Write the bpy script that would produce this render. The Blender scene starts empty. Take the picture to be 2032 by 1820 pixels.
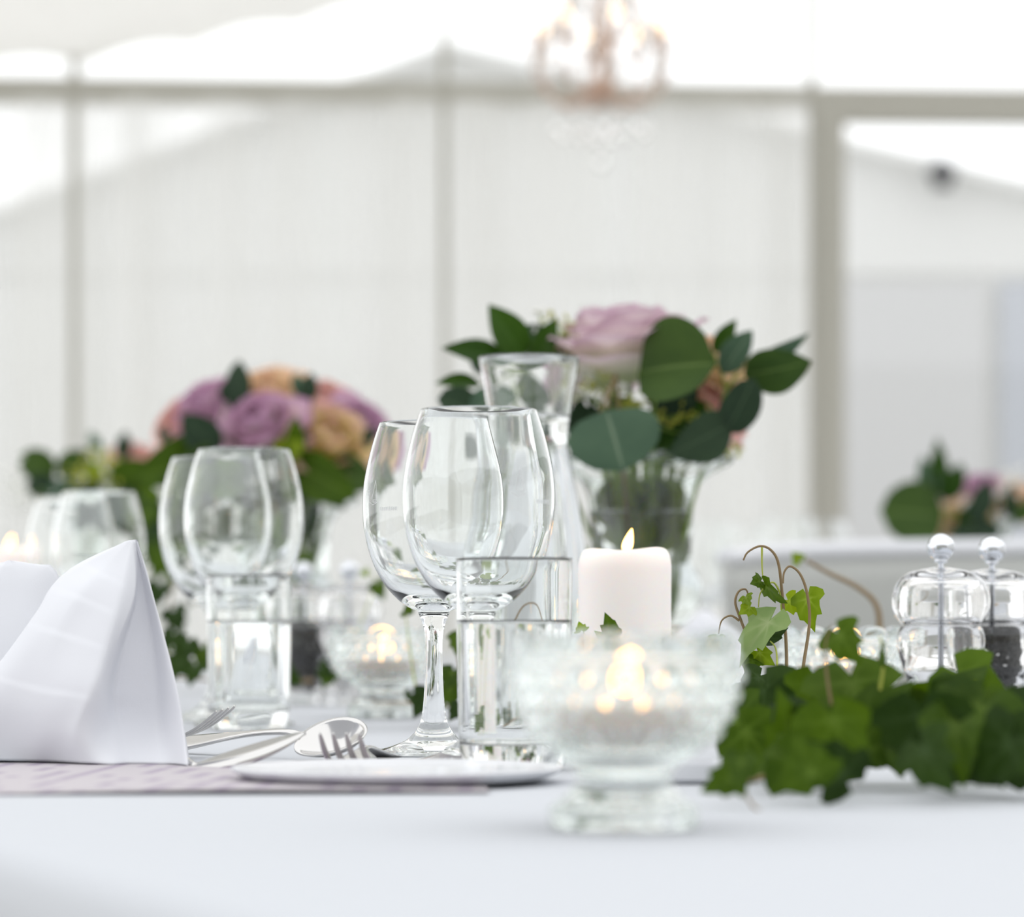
import bpy, math, random
from math import sin, cos, pi, sqrt, radians
from mathutils import Vector, Matrix, noise

# ------------------------------------------------------------------ camera, sky, exposure
SC = bpy.context.scene
COL = SC.collection
F = 6000.0            # focal length in photo pixels (2032 wide)
HY = 1232.0           # photo row of the horizon
TZ = 0.75             # height of the table cloth above the floor
CZ = TZ + 0.081       # lens height
cam_data = bpy.data.cameras.new('camera')
cam_data.lens = 50.0
cam_data.sensor_fit = 'HORIZONTAL'
cam_data.sensor_width = 50.0 * 2032.0 / F
cam_data.shift_y = (HY - 910.0) / 2032.0
cam_data.clip_start = 0.05
cam_data.clip_end = 200.0
cam_data.dof.use_dof = True
cam_data.dof.focus_distance = 1.80
cam_data.dof.aperture_fstop = 2.8
cam = bpy.data.objects.new('camera', cam_data)
cam.location = (0, 0, CZ)
cam.rotation_euler = (pi / 2, 0, 0)
COL.objects.link(cam)
SC.camera = cam

world = bpy.data.worlds.new('overcast_sky')
SC.world = world
world.use_nodes = True
_bg = world.node_tree.nodes['Background']
_bg.inputs['Color'].default_value = (0.985, 0.995, 1.0, 1)
_bg.inputs['Strength'].default_value = 1.55
SC.view_settings.view_transform = 'Standard'
SC.view_settings.look = 'None'
SC.view_settings.gamma = 1.0
SC.view_settings.use_curve_mapping = False
SC.view_settings.exposure = 0.0
SC.cycles.max_bounces = 24
SC.cycles.transmission_bounces = 24
SC.cycles.transparent_max_bounces = 24
SC.cycles.glossy_bounces = 8
SC.cycles.diffuse_bounces = 5
SC.cycles.sample_clamp_indirect = 6.0

R = random.Random(7)

# ------------------------------------------------------------------ helpers
def P(px, py, D):
    """photo pixel + distance from the lens plane -> world point"""
    return Vector(((px - 1016.0) / F * D, D, CZ + (HY - py) / F * D))

def T(px, D, z=0.0):
    return Vector(((px - 1016.0) / F * D, D, TZ + z))

def mesh_of(name, verts, faces, smooth=True, mat=None):
    me = bpy.data.meshes.new(name)
    me.from_pydata([tuple(v) for v in verts], [], faces)
    me.update()
    if smooth:
        me.polygons.foreach_set('use_smooth', [True] * len(me.polygons))
    if mat is not None:
        me.materials.append(mat)
    return me

def obj(name, me, parent=None, M=None, mat=None):
    o = bpy.data.objects.new(name, me)
    COL.objects.link(o)
    if parent is not None:
        o.parent = parent
    if M is not None:
        if parent is not None:
            W = parent['_w'] if False else world_of(parent)
            o.matrix_basis = W.inverted() @ M
        else:
            o.matrix_basis = M
    if mat is not None:
        if not me.materials:
            me.materials.append(mat)
        o.material_slots[0].link = 'OBJECT'
        o.material_slots[0].material = mat
    return o

def world_of(o):
    M = o.matrix_basis.copy()
    while o.parent is not None:
        o = o.parent
        M = o.matrix_basis @ M
    return M

def tag(o, label, cat, group=None, kind=None):
    o['label'] = label
    o['category'] = cat
    if group:
        o['group'] = group
    if kind:
        o['kind'] = kind
    return o

def thing(name, label, cat, loc=(0, 0, 0), rz=0.0, group=None, scale=1.0):
    o = bpy.data.objects.new(name, None)
    o.empty_display_size = 0.02
    COL.objects.link(o)
    o.matrix_basis = Matrix.Translation(Vector(loc)) @ Matrix.Rotation(rz, 4, 'Z') @ Matrix.Scale(scale, 4)
    return tag(o, label, cat, group)

def structure(o):
    o['kind'] = 'structure'
    return o

def catmull(pts, n):
    """resample a polyline of tuples smoothly, n samples per span"""
    out = []
    m = len(pts)
    for i in range(m - 1):
        p0 = pts[max(i - 1, 0)]; p1 = pts[i]; p2 = pts[i + 1]; p3 = pts[min(i + 2, m - 1)]
        for k in range(n):
            t = k / n
            out.append(tuple(0.5 * (2 * b + (c - a) * t + (2 * a - 5 * b + 4 * c - d) * t * t + (3 * b - a - 3 * c + d) * t ** 3)
                             for a, b, c, d in zip(p0, p1, p2, p3)))
    out.append(tuple(pts[-1]))
    return out

def lathe(name, prof, seg=48, warp=None, mat=None, smooth=True):
    """surface of revolution; prof runs so that the outside is on its left looking along it (bottom centre, out, up)"""
    verts, faces, rings = [], [], []
    for r, z in prof:
        if abs(r) < 1e-6 and warp is None:
            rings.append([len(verts)]); verts.append((0, 0, z))
        else:
            ring = []
            for k in range(seg):
                th = 2 * pi * k / seg
                rr, zz = (r, z) if warp is None else warp(r, z, th)
                ring.append(len(verts)); verts.append((rr * cos(th), rr * sin(th), zz))
            rings.append(ring)
    for a, b in zip(rings[:-1], rings[1:]):
        for k in range(seg):
            k2 = (k + 1) % seg
            if len(a) == 1 and len(b) == 1:
                continue
            if len(a) == 1:
                faces.append((a[0], b[k2], b[k]))
            elif len(b) == 1:
                faces.append((a[k], a[k2], b[0]))
            else:
                faces.append((a[k], a[k2], b[k2], b[k]))
    return mesh_of(name, verts, faces, smooth, mat)

def tube(name, pts, rad, seg=8, mat=None, n=6, cap=True):
    """tube along a smooth path; rad number or list per control point"""
    if not isinstance(rad, (list, tuple)):
        rad = [rad] * len(pts)
    path = catmull([tuple(p) + (r,) for p, r in zip(pts, rad)], n)
    verts, faces = [], []
    C = [Vector(p[:3]) for p in path]
    up = Vector((0.31, 0.17, 0.93)).normalized()
    for i, c in enumerate(C):
        d = (C[min(i + 1, len(C) - 1)] - C[max(i - 1, 0)]).normalized()
        a = d.cross(up)
        if a.length < 1e-3:
            a = d.cross(Vector((1, 0, 0)))
        a.normalize()
        b = a.cross(d).normalized()
        up = b
        for k in range(seg):
            th = 2 * pi * k / seg
            verts.append(c + (a * cos(th) + b * sin(th)) * path[i][3])
    for i in range(len(C) - 1):
        for k in range(seg):
            k2 = (k + 1) % seg
            faces.append((i * seg + k, i * seg + k2, (i + 1) * seg + k2, (i + 1) * seg + k))
    if cap:
        faces.append(tuple(range(seg))[::-1])
        faces.append(tuple((len(C) - 1) * seg + k for k in range(seg)))
    return mesh_of(name, verts, faces, True, mat)

def box(name, a, b, mat=None, bevel=0.0):
    (x0, y0, z0), (x1, y1, z1) = a, b
    v = [(x0, y0, z0), (x1, y0, z0), (x1, y1, z0), (x0, y1, z0), (x0, y0, z1), (x1, y0, z1), (x1, y1, z1), (x0, y1, z1)]
    f = [(0, 3, 2, 1), (4, 5, 6, 7), (0, 1, 5, 4), (1, 2, 6, 5), (2, 3, 7, 6), (3, 0, 4, 7)]
    return mesh_of(name, v, f, False, mat)

def prism(name, poly, y0, y1, mat=None):
    """x-z polygon extruded from y0 to y1"""
    n = len(poly)
    v = [(x, y0, z) for x, z in poly] + [(x, y1, z) for x, z in poly]
    f = [tuple(range(n)), tuple(range(2 * n - 1, n - 1, -1))]
    for i in range(n):
        j = (i + 1) % n
        f.append((j, i, n + i, n + j))
    return mesh_of(name, v, f, False, mat)

def grid(name, fn, nu, nv, mat=None, closed_u=False):
    verts = [fn(i / (nu if closed_u else nu - 1), j / (nv - 1)) for j in range(nv) for i in range(nu)]
    faces = []
    for j in range(nv - 1):
        for i in range(nu if closed_u else nu - 1):
            i2 = (i + 1) % nu
            faces.append((j * nu + i, j * nu + i2, (j + 1) * nu + i2, (j + 1) * nu + i))
    return mesh_of(name, verts, faces, True, mat)

def solid(o, t, offset=-1.0):
    m = o.modifiers.new('thickness', 'SOLIDIFY')
    m.thickness = t
    m.offset = offset
    return o

def attr(me, name, vals):
    a = me.attributes.new(name, 'FLOAT', 'POINT')
    a.data.foreach_set('value', vals)

# ------------------------------------------------------------------ materials
def new_mat(name):
    m = bpy.data.materials.new(name)
    m.use_nodes = True
    nt = m.node_tree
    return m, nt, nt.nodes['Principled BSDF'], nt.nodes['Material Output']

def pmat(name, col, rough=0.5, metal=0.0, spec=0.5, bump=None, sss=0.0, sheen=0.0, coat=0.0):
    m, nt, b, out = new_mat(name)
    b.inputs['Base Color'].default_value = (*col, 1)
    b.inputs['Roughness'].default_value = rough
    b.inputs['Metallic'].default_value = metal
    b.inputs['Specular IOR Level'].default_value = spec
    if sss:
        b.inputs['Subsurface Weight'].default_value = sss
        b.inputs['Subsurface Radius'].default_value = (1.0, 0.55, 0.35)
        b.inputs['Subsurface Scale'].default_value = 0.012
    if coat:
        b.inputs['Coat Weight'].default_value = coat
        b.inputs['Coat Roughness'].default_value = 0.1
    if bump:
        sc, st, kind = bump
        tc = nt.nodes.new('ShaderNodeTexCoord')
        t = nt.nodes.new('ShaderNodeTexNoise')
        t.inputs['Scale'].default_value = sc
        t.inputs['Detail'].default_value = 3
        bp = nt.nodes.new('ShaderNodeBump')
        bp.inputs['Strength'].default_value = st
        bp.inputs['Distance'].default_value = 0.002
        nt.links.new(tc.outputs['Object'], t.inputs['Vector'])
        nt.links.new(t.outputs['Fac'], bp.inputs['Height'])
        nt.links.new(bp.outputs['Normal'], b.inputs['Normal'])
    return m

def glass_mat(name, ior=1.5, col=(1, 1, 1), rough=0.0):
    m, nt, b, out = new_mat(name)
    nt.nodes.remove(b)
    g = nt.nodes.new('ShaderNodeBsdfGlass')
    g.inputs['IOR'].default_value = ior
    g.inputs['Color'].default_value = (*col, 1)
    g.inputs['Roughness'].default_value = rough
    nt.links.new(g.outputs[0], out.inputs['Surface'])
    return m

def sheer_mat(name, col, transp, transl=0.5, var=0.0):
    m, nt, b, out = new_mat(name)
    nt.nodes.remove(b)
    d = nt.nodes.new('ShaderNodeBsdfDiffuse'); d.inputs['Color'].default_value = (*col, 1)
    tl = nt.nodes.new('ShaderNodeBsdfTranslucent'); tl.inputs['Color'].default_value = (*col, 1)
    mx = nt.nodes.new('ShaderNodeMixShader'); mx.inputs[0].default_value = transl
    nt.links.new(d.outputs[0], mx.inputs[1]); nt.links.new(tl.outputs[0], mx.inputs[2])
    last = mx
    if transp > 0:
        tr = nt.nodes.new('ShaderNodeBsdfTransparent')
        m2 = nt.nodes.new('ShaderNodeMixShader'); m2.inputs[0].default_value = transp
        if var:                                # the weave is gathered unevenly across the width
            tc = nt.nodes.new('ShaderNodeTexCoord'); mp = nt.nodes.new('ShaderNodeMapping')
            mp.inputs['Scale'].default_value = (4.5, 0.0, 0.12)
            nz = nt.nodes.new('ShaderNodeTexNoise'); nz.inputs['Scale'].default_value = 1.0; nz.inputs['Detail'].default_value = 3
            mr = nt.nodes.new('ShaderNodeMapRange')
            mr.inputs[1].default_value = 0.3; mr.inputs[2].default_value = 0.7
            mr.inputs[3].default_value = transp - var; mr.inputs[4].default_value = transp + var
            nt.links.new(tc.outputs['Object'], mp.inputs['Vector']); nt.links.new(mp.outputs[0], nz.inputs['Vector'])
            nt.links.new(nz.outputs['Fac'], mr.inputs[0]); nt.links.new(mr.outputs[0], m2.inputs[0])
        nt.links.new(mx.outputs[0], m2.inputs[1]); nt.links.new(tr.outputs[0], m2.inputs[2])
        last = m2
    nt.links.new(last.outputs[0], out.inputs['Surface'])
    return m

def leaf_mat(name, dark, light, vein, transl=0.3, rough=0.4, back=None):
    m, nt, b, out = new_mat(name)
    N = nt.nodes.new; L = nt.links.new
    tc = N('ShaderNodeTexCoord')
    nz = N('ShaderNodeTexNoise'); nz.inputs['Scale'].default_value = 2.2; nz.inputs['Detail'].default_value = 2
    L(tc.outputs['Object'], nz.inputs['Vector'])
    oi = N('ShaderNodeObjectInfo')
    ad = N('ShaderNodeMath'); ad.operation = 'MULTIPLY_ADD'; ad.inputs[1].default_value = 0.55; ad.inputs[2].default_value = -0.28
    L(oi.outputs['Random'], ad.inputs[0])
    sm = N('ShaderNodeMath'); sm.operation = 'ADD'; sm.use_clamp = True
    L(nz.outputs['Fac'], sm.inputs[0]); L(ad.outputs[0], sm.inputs[1])
    mx = N('ShaderNodeMix'); mx.data_type = 'RGBA'
    mx.inputs[6].default_value = (*dark, 1); mx.inputs[7].default_value = (*light, 1)
    L(sm.outputs[0], mx.inputs[0])
    at = N('ShaderNodeAttribute'); at.attribute_name = 'vein'
    m2 = N('ShaderNodeMix'); m2.data_type = 'RGBA'; m2.inputs[7].default_value = (*vein, 1)
    L(at.outputs['Fac'], m2.inputs[0]); L(mx.outputs[2], m2.inputs[6])
    L(m2.outputs[2], b.inputs['Base Color'])
    b.inputs['Roughness'].default_value = rough
    b.inputs['Specular IOR Level'].default_value = 0.14
    tl = N('ShaderNodeBsdfTranslucent')
    hs = N('ShaderNodeHueSaturation'); hs.inputs['Saturation'].default_value = 1.15; hs.inputs['Value'].default_value = 1.35
    L(m2.outputs[2], hs.inputs['Color']); L(hs.outputs[0], tl.inputs['Color'])
    ms = N('ShaderNodeMixShader'); ms.inputs[0].default_value = transl
    L(b.outputs[0], ms.inputs[1]); L(tl.outputs[0], ms.inputs[2])
    L(ms.outputs[0], out.inputs['Surface'])
    return m

def petal_mat(name, base, mid, tip):
    m, nt, b, out = new_mat(name)
    N = nt.nodes.new; L = nt.links.new
    at = N('ShaderNodeAttribute'); at.attribute_name = 'v'
    cr = N('ShaderNodeValToRGB')
    cr.color_ramp.elements[0].color = (*base, 1); cr.color_ramp.elements[0].position = 0.15
    cr.color_ramp.elements[1].color = (*tip, 1); cr.color_ramp.elements[1].position = 0.95
    e = cr.color_ramp.elements.new(0.72); e.color = (*mid, 1)
    L(at.outputs['Fac'], cr.inputs[0])
    L(cr.outputs[0], b.inputs['Base Color'])
    b.inputs['Roughness'].default_value = 0.6
    b.inputs['Specular IOR Level'].default_value = 0.2
    tl = N('ShaderNodeBsdfTranslucent'); L(cr.outputs[0], tl.inputs['Color'])
    ms = N('ShaderNodeMixShader'); ms.inputs[0].default_value = 0.35
    L(b.outputs[0], ms.inputs[1]); L(tl.outputs[0], ms.inputs[2])
    L(ms.outputs[0], out.inputs['Surface'])
    return m

def flame_mat():
    m, nt, b, out = new_mat('flame')
    nt.nodes.remove(b)
    N = nt.nodes.new; L = nt.links.new
    at = N('ShaderNodeAttribute'); at.attribute_name = 'v'
    cr = N('ShaderNodeValToRGB')
    cr.color_ramp.elements[0].color = (0.9, 0.26, 0.04, 1); cr.color_ramp.elements[0].position = 0.0
    cr.color_ramp.elements[1].color = (1.0, 0.46, 0.10, 1); cr.color_ramp.elements[1].position = 1.0
    e = cr.color_ramp.elements.new(0.25); e.color = (1.0, 0.50, 0.14, 1)
    L(at.outputs['Fac'], cr.inputs[0])
    em = N('ShaderNodeEmission'); em.inputs['Strength'].default_value = 10.0
    L(cr.outputs[0], em.inputs['Color'])
    L(em.outputs[0], out.inputs['Surface'])
    return m

def emit(name, col, s):
    m, nt, b, out = new_mat(name)
    nt.nodes.remove(b)
    em = nt.nodes.new('ShaderNodeEmission')
    em.inputs['Color'].default_value = (*col, 1); em.inputs['Strength'].default_value = s
    nt.links.new(em.outputs[0], out.inputs['Surface'])
    return m

M_GLASS = glass_mat('clear_glass', 1.5, (0.995, 1.0, 0.998))
M_PRESSED = glass_mat('pressed_glass', 1.5, (0.985, 0.998, 0.992))
M_ACRYL = glass_mat('clear_acrylic', 1.48, (0.99, 0.99, 0.99))
M_WATER = glass_mat('water', 1.33)
M_CLOTH = pmat('white_table_linen', (0.555, 0.573, 0.605), 0.85, spec=0.2, bump=(900, 0.06, 0))
M_NAPKIN = pmat('white_napkin_linen', (0.70, 0.71, 0.75), 0.85, spec=0.2, bump=(1400, 0.06, 0))
M_PORC = pmat('white_porcelain', (0.70, 0.71, 0.745), 0.18)
M_STEEL = pmat('polished_steel', (0.62, 0.61, 0.60), 0.14, metal=1.0)
M_CHROME = pmat('chrome', (0.72, 0.74, 0.78), 0.05, metal=1.0)
M_WAX = pmat('white_wax', (0.92, 0.865, 0.83), 0.45, sss=0.6)
M_WICK = pmat('charred_wick', (0.02, 0.015, 0.01), 0.9)
M_FLAME = flame_mat()
M_ETCH = sheer_mat('etched_white', (0.97, 0.98, 0.99), 0.2, 0.5)
M_PEPPER = pmat('peppercorn', (0.010, 0.008, 0.007), 0.7)
M_SALT = pmat('coarse_salt', (0.80, 0.80, 0.80), 0.5)
M_CHAIR = pmat('white_chair_shell', (0.46, 0.47, 0.45), 0.35)
M_CHAIRLEG = pmat('pale_wood', (0.55, 0.42, 0.28), 0.5)
M_FRAME = pmat('grey_aluminium', (0.47, 0.46, 0.41), 0.45)
M_FLOOR = pmat('grey_floor_boards', (0.40, 0.385, 0.36), 0.6, bump=(20, 0.1, 0))
M_GROUND = pmat('pale_gravel_ground', (0.42, 0.42, 0.41), 0.9)
M_CURTAIN = sheer_mat('sheer_white_curtain', (0.92, 0.92, 0.905), 0.36, 0.5, 0.30)
M_ROOF = sheer_mat('white_roof_lining', (0.86, 0.85, 0.82), 0.0, 0.5)
M_TENT = sheer_mat('white_marquee_canvas', (0.91, 0.91, 0.90), 0.0, 0.4)
M_COPPER = pmat('rose_copper', (0.62, 0.45, 0.36), 0.35, metal=0.6)
M_CRYSTAL = glass_mat('crystal', 1.6)
M_BULB = emit('warm_bulb', (1.0, 0.72, 0.42), 2.6)
M_STEM = pmat('green_stem', (0.15, 0.24, 0.02), 0.5)
M_VINE = pmat('brown_green_vine', (0.22, 0.15, 0.07), 0.55)
M_VINEG = pmat('yellow_green_tendril', (0.38, 0.42, 0.06), 0.5)
M_WHITEBL = pmat('white_blossom', (0.85, 0.85, 0.80), 0.6)
M_YELLBL = pmat('yellow_green_blossom', (0.42, 0.43, 0.05), 0.6)
M_GREYWOOD = pmat('table_wood', (0.35, 0.25, 0.16), 0.6)
M_DARK = pmat('dark_plastic', (0.05, 0.05, 0.055), 0.5)
L_IVY_D = leaf_mat('ivy_dark', (0.009, 0.024, 0.003), (0.030, 0.062, 0.006), (0.05, 0.085, 0.03), 0.20, 0.5)
L_IVY_M = leaf_mat('ivy_mid', (0.020, 0.047, 0.004), (0.078, 0.138, 0.008), (0.13, 0.20, 0.04), 0.32, 0.5)
L_IVY_Y = leaf_mat('ivy_young_vase_lift', (0.12, 0.20, 0.012), (0.26, 0.34, 0.03), (0.32, 0.40, 0.10), 0.45, 0.5)
L_IVY_P = leaf_mat('ivy_pale_back', (0.17, 0.26, 0.09), (0.27, 0.35, 0.14), (0.36, 0.42, 0.22), 0.4, 0.6)
L_EUC = leaf_mat('eucalyptus_grey_green', (0.045, 0.085, 0.055), (0.085, 0.14, 0.085), (0.20, 0.26, 0.18), 0.22, 0.6)
L_EUC_D = leaf_mat('eucalyptus_dark', (0.017, 0.034, 0.020), (0.038, 0.066, 0.034), (0.08, 0.12, 0.07), 0.18, 0.55)
L_EUC_G = leaf_mat('eucalyptus_green', (0.028, 0.056, 0.016), (0.066, 0.112, 0.026), (0.15, 0.22, 0.07), 0.3, 0.55)
L_RUS = leaf_mat('ruscus_green', (0.014, 0.042, 0.004), (0.036, 0.085, 0.008), (0.06, 0.12, 0.03), 0.22, 0.45)
PT_LILAC = petal_mat('lilac_petal', (0.70, 0.76, 0.48), (0.88, 0.77, 0.78), (0.58, 0.40, 0.50))
PT_MAUVE = petal_mat('mauve_petal', (0.60, 0.52, 0.42), (0.70, 0.50, 0.61), (0.50, 0.27, 0.43))
PT_PEACH = petal_mat('peach_petal', (0.70, 0.62, 0.30), (0.86, 0.70, 0.46), (0.80, 0.54, 0.40))
PT_PINK = petal_mat('pink_petal', (0.70, 0.58, 0.36), (0.80, 0.56, 0.47), (0.78, 0.46, 0.45))
PT_YELLOW = petal_mat('yellow_pink_petal', (0.60, 0.57, 0.16), (0.76, 0.63, 0.26), (0.74, 0.50, 0.40))

# ------------------------------------------------------------------ the place: floor, tent wall, roof, outside
structure(obj('floor', box('floor', (-9, -4, -0.06), (9, 10.6, 0.0), M_FLOOR)))
structure(obj('ground_outside', box('ground', (-40, 10.6, -0.2), (40, 70, -0.08), M_GROUND)))

structure(obj('wall_shade_right', box('wall_shade_right', (6.0, -4, 0), (6.06, 10.4, 2.7), M_TENT)))  # unseen wall, added to shade things from the right
structure(obj('wall_shade_front', box('wall_shade_front', (-6, -4.06, 0), (6.06, -4, 2.9), pmat('beige_shade_wall', (0.42, 0.41, 0.38), 0.7))))  # unseen wall behind the lens, added to darken surfaces facing it
WY = 10.0     # distance of the glazed tent wall
def wall_y(px):             # the wall runs slightly away towards the door side
    return 9.90 + 0.20 * px / 2032.0
def bar(name, x0, y0, x1, y1, depth=0.06, parent=None):
    """rectangular bar given by its photo rectangle on the wall"""
    D = wall_y((x0 + x1) / 2)
    a = P(x0, y1, wall_y(x0)); b = P(x1, y0, wall_y(x1))
    v = []
    for (x, d) in ((a.x, a.y), (b.x, b.y)):
        v += [(x, d - depth / 2, min(a.z, b.z)), (x, d + depth / 2, min(a.z, b.z)), (x, d - depth / 2, max(a.z, b.z)), (x, d + depth / 2, max(a.z, b.z))]
    f = [(0, 1, 3, 2), (4, 6, 7, 5), (0, 4, 5, 1), (2, 3, 7, 6), (0, 2, 6, 4), (1, 5, 7, 3)]
    return obj(name, mesh_of(name, v, f, False, M_FRAME), parent)
ybot = HY + CZ / WY * F      # photo row of the floor at the wall
structure(bar('trim_1', -1900, 172, 1612, 187))
for i, xc in enumerate((-600, 148, 882, 1612)):
    w = 14 if xc > 1000 else 15
    structure(bar('trim_%d' % (i + 2), xc - w / 2, -420, xc + w / 2, ybot, 0.075))
# door on the right
door = structure(bar('door_1', 1612, 190, 3000, 243, 0.09))
bar('door_jamb', 1620, 243, 1674, ybot, 0.09, door)
bar('door_jamb', 2480, 243, 2534, ybot, 0.09, door)
hb = box('door_handle', (0, 0, 0), (0.03, 0.05, 0.14), M_DARK)
obj('door_handle', hb, door, Matrix.Translation(P(1640, 1300, 9.95)))
# clear film panes (thin sheets)
def film_mat():
    m, nt, b, out = new_mat('clear_film')
    nt.nodes.remove(b)
    tr = nt.nodes.new('ShaderNodeBsdfTransparent'); tr.inputs[0].default_value = (0.985, 0.99, 0.99, 1)
    gl = nt.nodes.new('ShaderNodeBsdfGlossy'); gl.inputs['Roughness'].default_value = 0.03
    mx = nt.nodes.new('ShaderNodeMixShader'); mx.inputs[0].default_value = 0.05
    nt.links.new(tr.outputs[0], mx.inputs[1]); nt.links.new(gl.outputs[0], mx.inputs[2])
    nt.links.new(mx.outputs[0], out.inputs['Surface'])
    return m
M_FILM = film_mat()
def film(name, x0, y0, x1, y1, dy=0.02):
    a = P(x0, y0, wall_y(x0)); b = P(x1, y0, wall_y(x1)); c = P(x1, y1, wall_y(x1)); d = P(x0, y1, wall_y(x0))
    v = [p + Vector((0, dy, 0)) for p in (a, b, c, d)]
    return structure(obj(name, mesh_of(name, v, [(0, 1, 2, 3)], False, M_FILM)))
n = 0
for x0, x1 in ((-590, 140), (156, 874), (890, 1604), (1620, 2990)):
    n += 1; film('window_%d' % n, x0, -400, x1, 172 if x0 < 1600 else 188)
for x0, x1 in ((-590, 140), (156, 874), (890, 1604), (1676, 2478)):
    n += 1; film('window_%d' % n, x0, 188 if x0 < 1600 else 245, x1, ybot)
# sheer curtains hung inside the wall
def curtain(x0, x1, ytop, label, seed, dens=1.0):
    rr = random.Random(seed)
    ph = [rr.uniform(0, 6.28) for _ in range(6)]
    def fn(u, v):
        px = x0 + (x1 - x0) * u
        D = wall_y(px) - 0.16
        a = P(px, ytop, D); b = P(px, ybot, D)
        z = a.z + (0.02 - a.z) * v
        w = a.x
        amp = 0.030 + 0.018 * v
        off = amp * (sin(w * 22 * dens + ph[0] + 0.8 * sin(w * 5 + ph[1])) + 0.6 * sin(w * 37 * dens + ph[2]) * (0.5 + 0.5 * sin(w * 3.1 + ph[3])))
        off += 0.04 * sin(w * 4.1 + ph[4]) * v
        return (w + 0.012 * sin(w * 44 + ph[5]) * v, D + off, z)
    c = obj('sheer_curtain', grid('sheer_curtain', fn, int((x1 - x0) / 5), 9, M_CURTAIN))
    tag(c, label, 'curtain', 'sheer curtains along the glazed wall')
curtain(-590, 138, 196, 'sheer white curtain beside the pole, away from the chandelier', 1)
curtain(160, 872, 196, 'sheer white curtain behind the pastel rose bouquet, between two thin poles', 2)
curtain(892, 1602, 200, 'sheer white curtain hanging below and behind the chandelier', 3)

# draped roof lining of the tent, far edge scalloped
def roof(u, v):
    X = -6.0 + 9.5 * u
    D = 9.97 - 5.2 * v
    edge = CZ + 1.845 + 0.20 * max(0.0, X + 1.45)      # height of the lining where it meets the wall
    sc = 0.030 * abs(sin(X * 9.0)) + 0.008 * sin(X * 3.1 + 1)
    return (X, D, edge - 0.02 + sc * (1.0 - 0.3 * v) + 0.30 * v * (0.4 + v))
structure(obj('ceiling', grid('ceiling', roof, 220, 12, M_ROOF)))

# neighbouring marquee outside
def marquee():
    Dm = 17.0
    pk = P(890, 108, Dm); le = P(-700, 690, Dm); re = P(2600, 520, Dm)
    t = thing('marquee', 'white gabled marquee tent standing outside beyond the glazed wall', 'tent', (pk.x, Dm, 0))
    W = world_of(t)
    wall = obj('gable_wall', prism('gable_wall', [(le.x, 0), (re.x, 0), (re.x, re.z), (pk.x, pk.z), (le.x, le.z)], Dm, Dm + 0.05, M_TENT), t, Matrix.Identity(4))
    for nm, e in (('roof_slope', le), ('roof_slope', re)):
        v = [(pk.x, Dm - 0.15, pk.z + 0.03), (pk.x, Dm + 8, pk.z + 0.03), (e.x, Dm + 8, e.z + 0.03), (e.x, Dm - 0.15, e.z + 0.03)]
        s = obj(nm, mesh_of(nm, v, [(0, 1, 2, 3)], False, M_TENT), t, Matrix.Identity(4))
        solid(s, 0.04, 0)
    a = P(-700, 528, Dm); b = P(2600, 545, Dm)
    obj('valance', box('valance', (a.x, Dm - 0.03, b.z), (b.x, Dm - 0.01, a.z), M_TENT), t, Matrix.Identity(4))
    for x0, x1, col in ((1660, 1955, (0.60, 0.60, 0.60)), (1982, 2600, (0.50, 0.52, 0.56))):
        a = P(x0, 552, Dm); b = P(x1, 560, Dm)
        obj('side_panel', box('side_panel', (a.x, Dm - 0.05, 0), (b.x, Dm - 0.03, b.z), pmat('grey_canvas', col, 0.8)), t, Matrix.Identity(4))
    # small lamp head on the roof edge, seen through the door pane
    q = P(1860, 352, Dm)
    obj('vent_cap', lathe('vent_cap', [(0, -0.09), (0.05, -0.09), (0.06, -0.03), (0.09, -0.01), (0.07, 0.03), (0.03, 0.07), (0, 0.08)], 12, mat=M_DARK), t, Matrix.Translation(q + Vector((0, -0.2, 0))))
marquee()

# ------------------------------------------------------------------ tables
U = Vector((-0.41, 0.912, 0)).normalized()
Nn = Vector((U.y, -U.x, 0))
ANG = math.atan2(Nn.y, Nn.x)
def UN(u, n, z=0.0):
    p = U * u + Nn * n
    return Vector((p.x, p.y, z))

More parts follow.
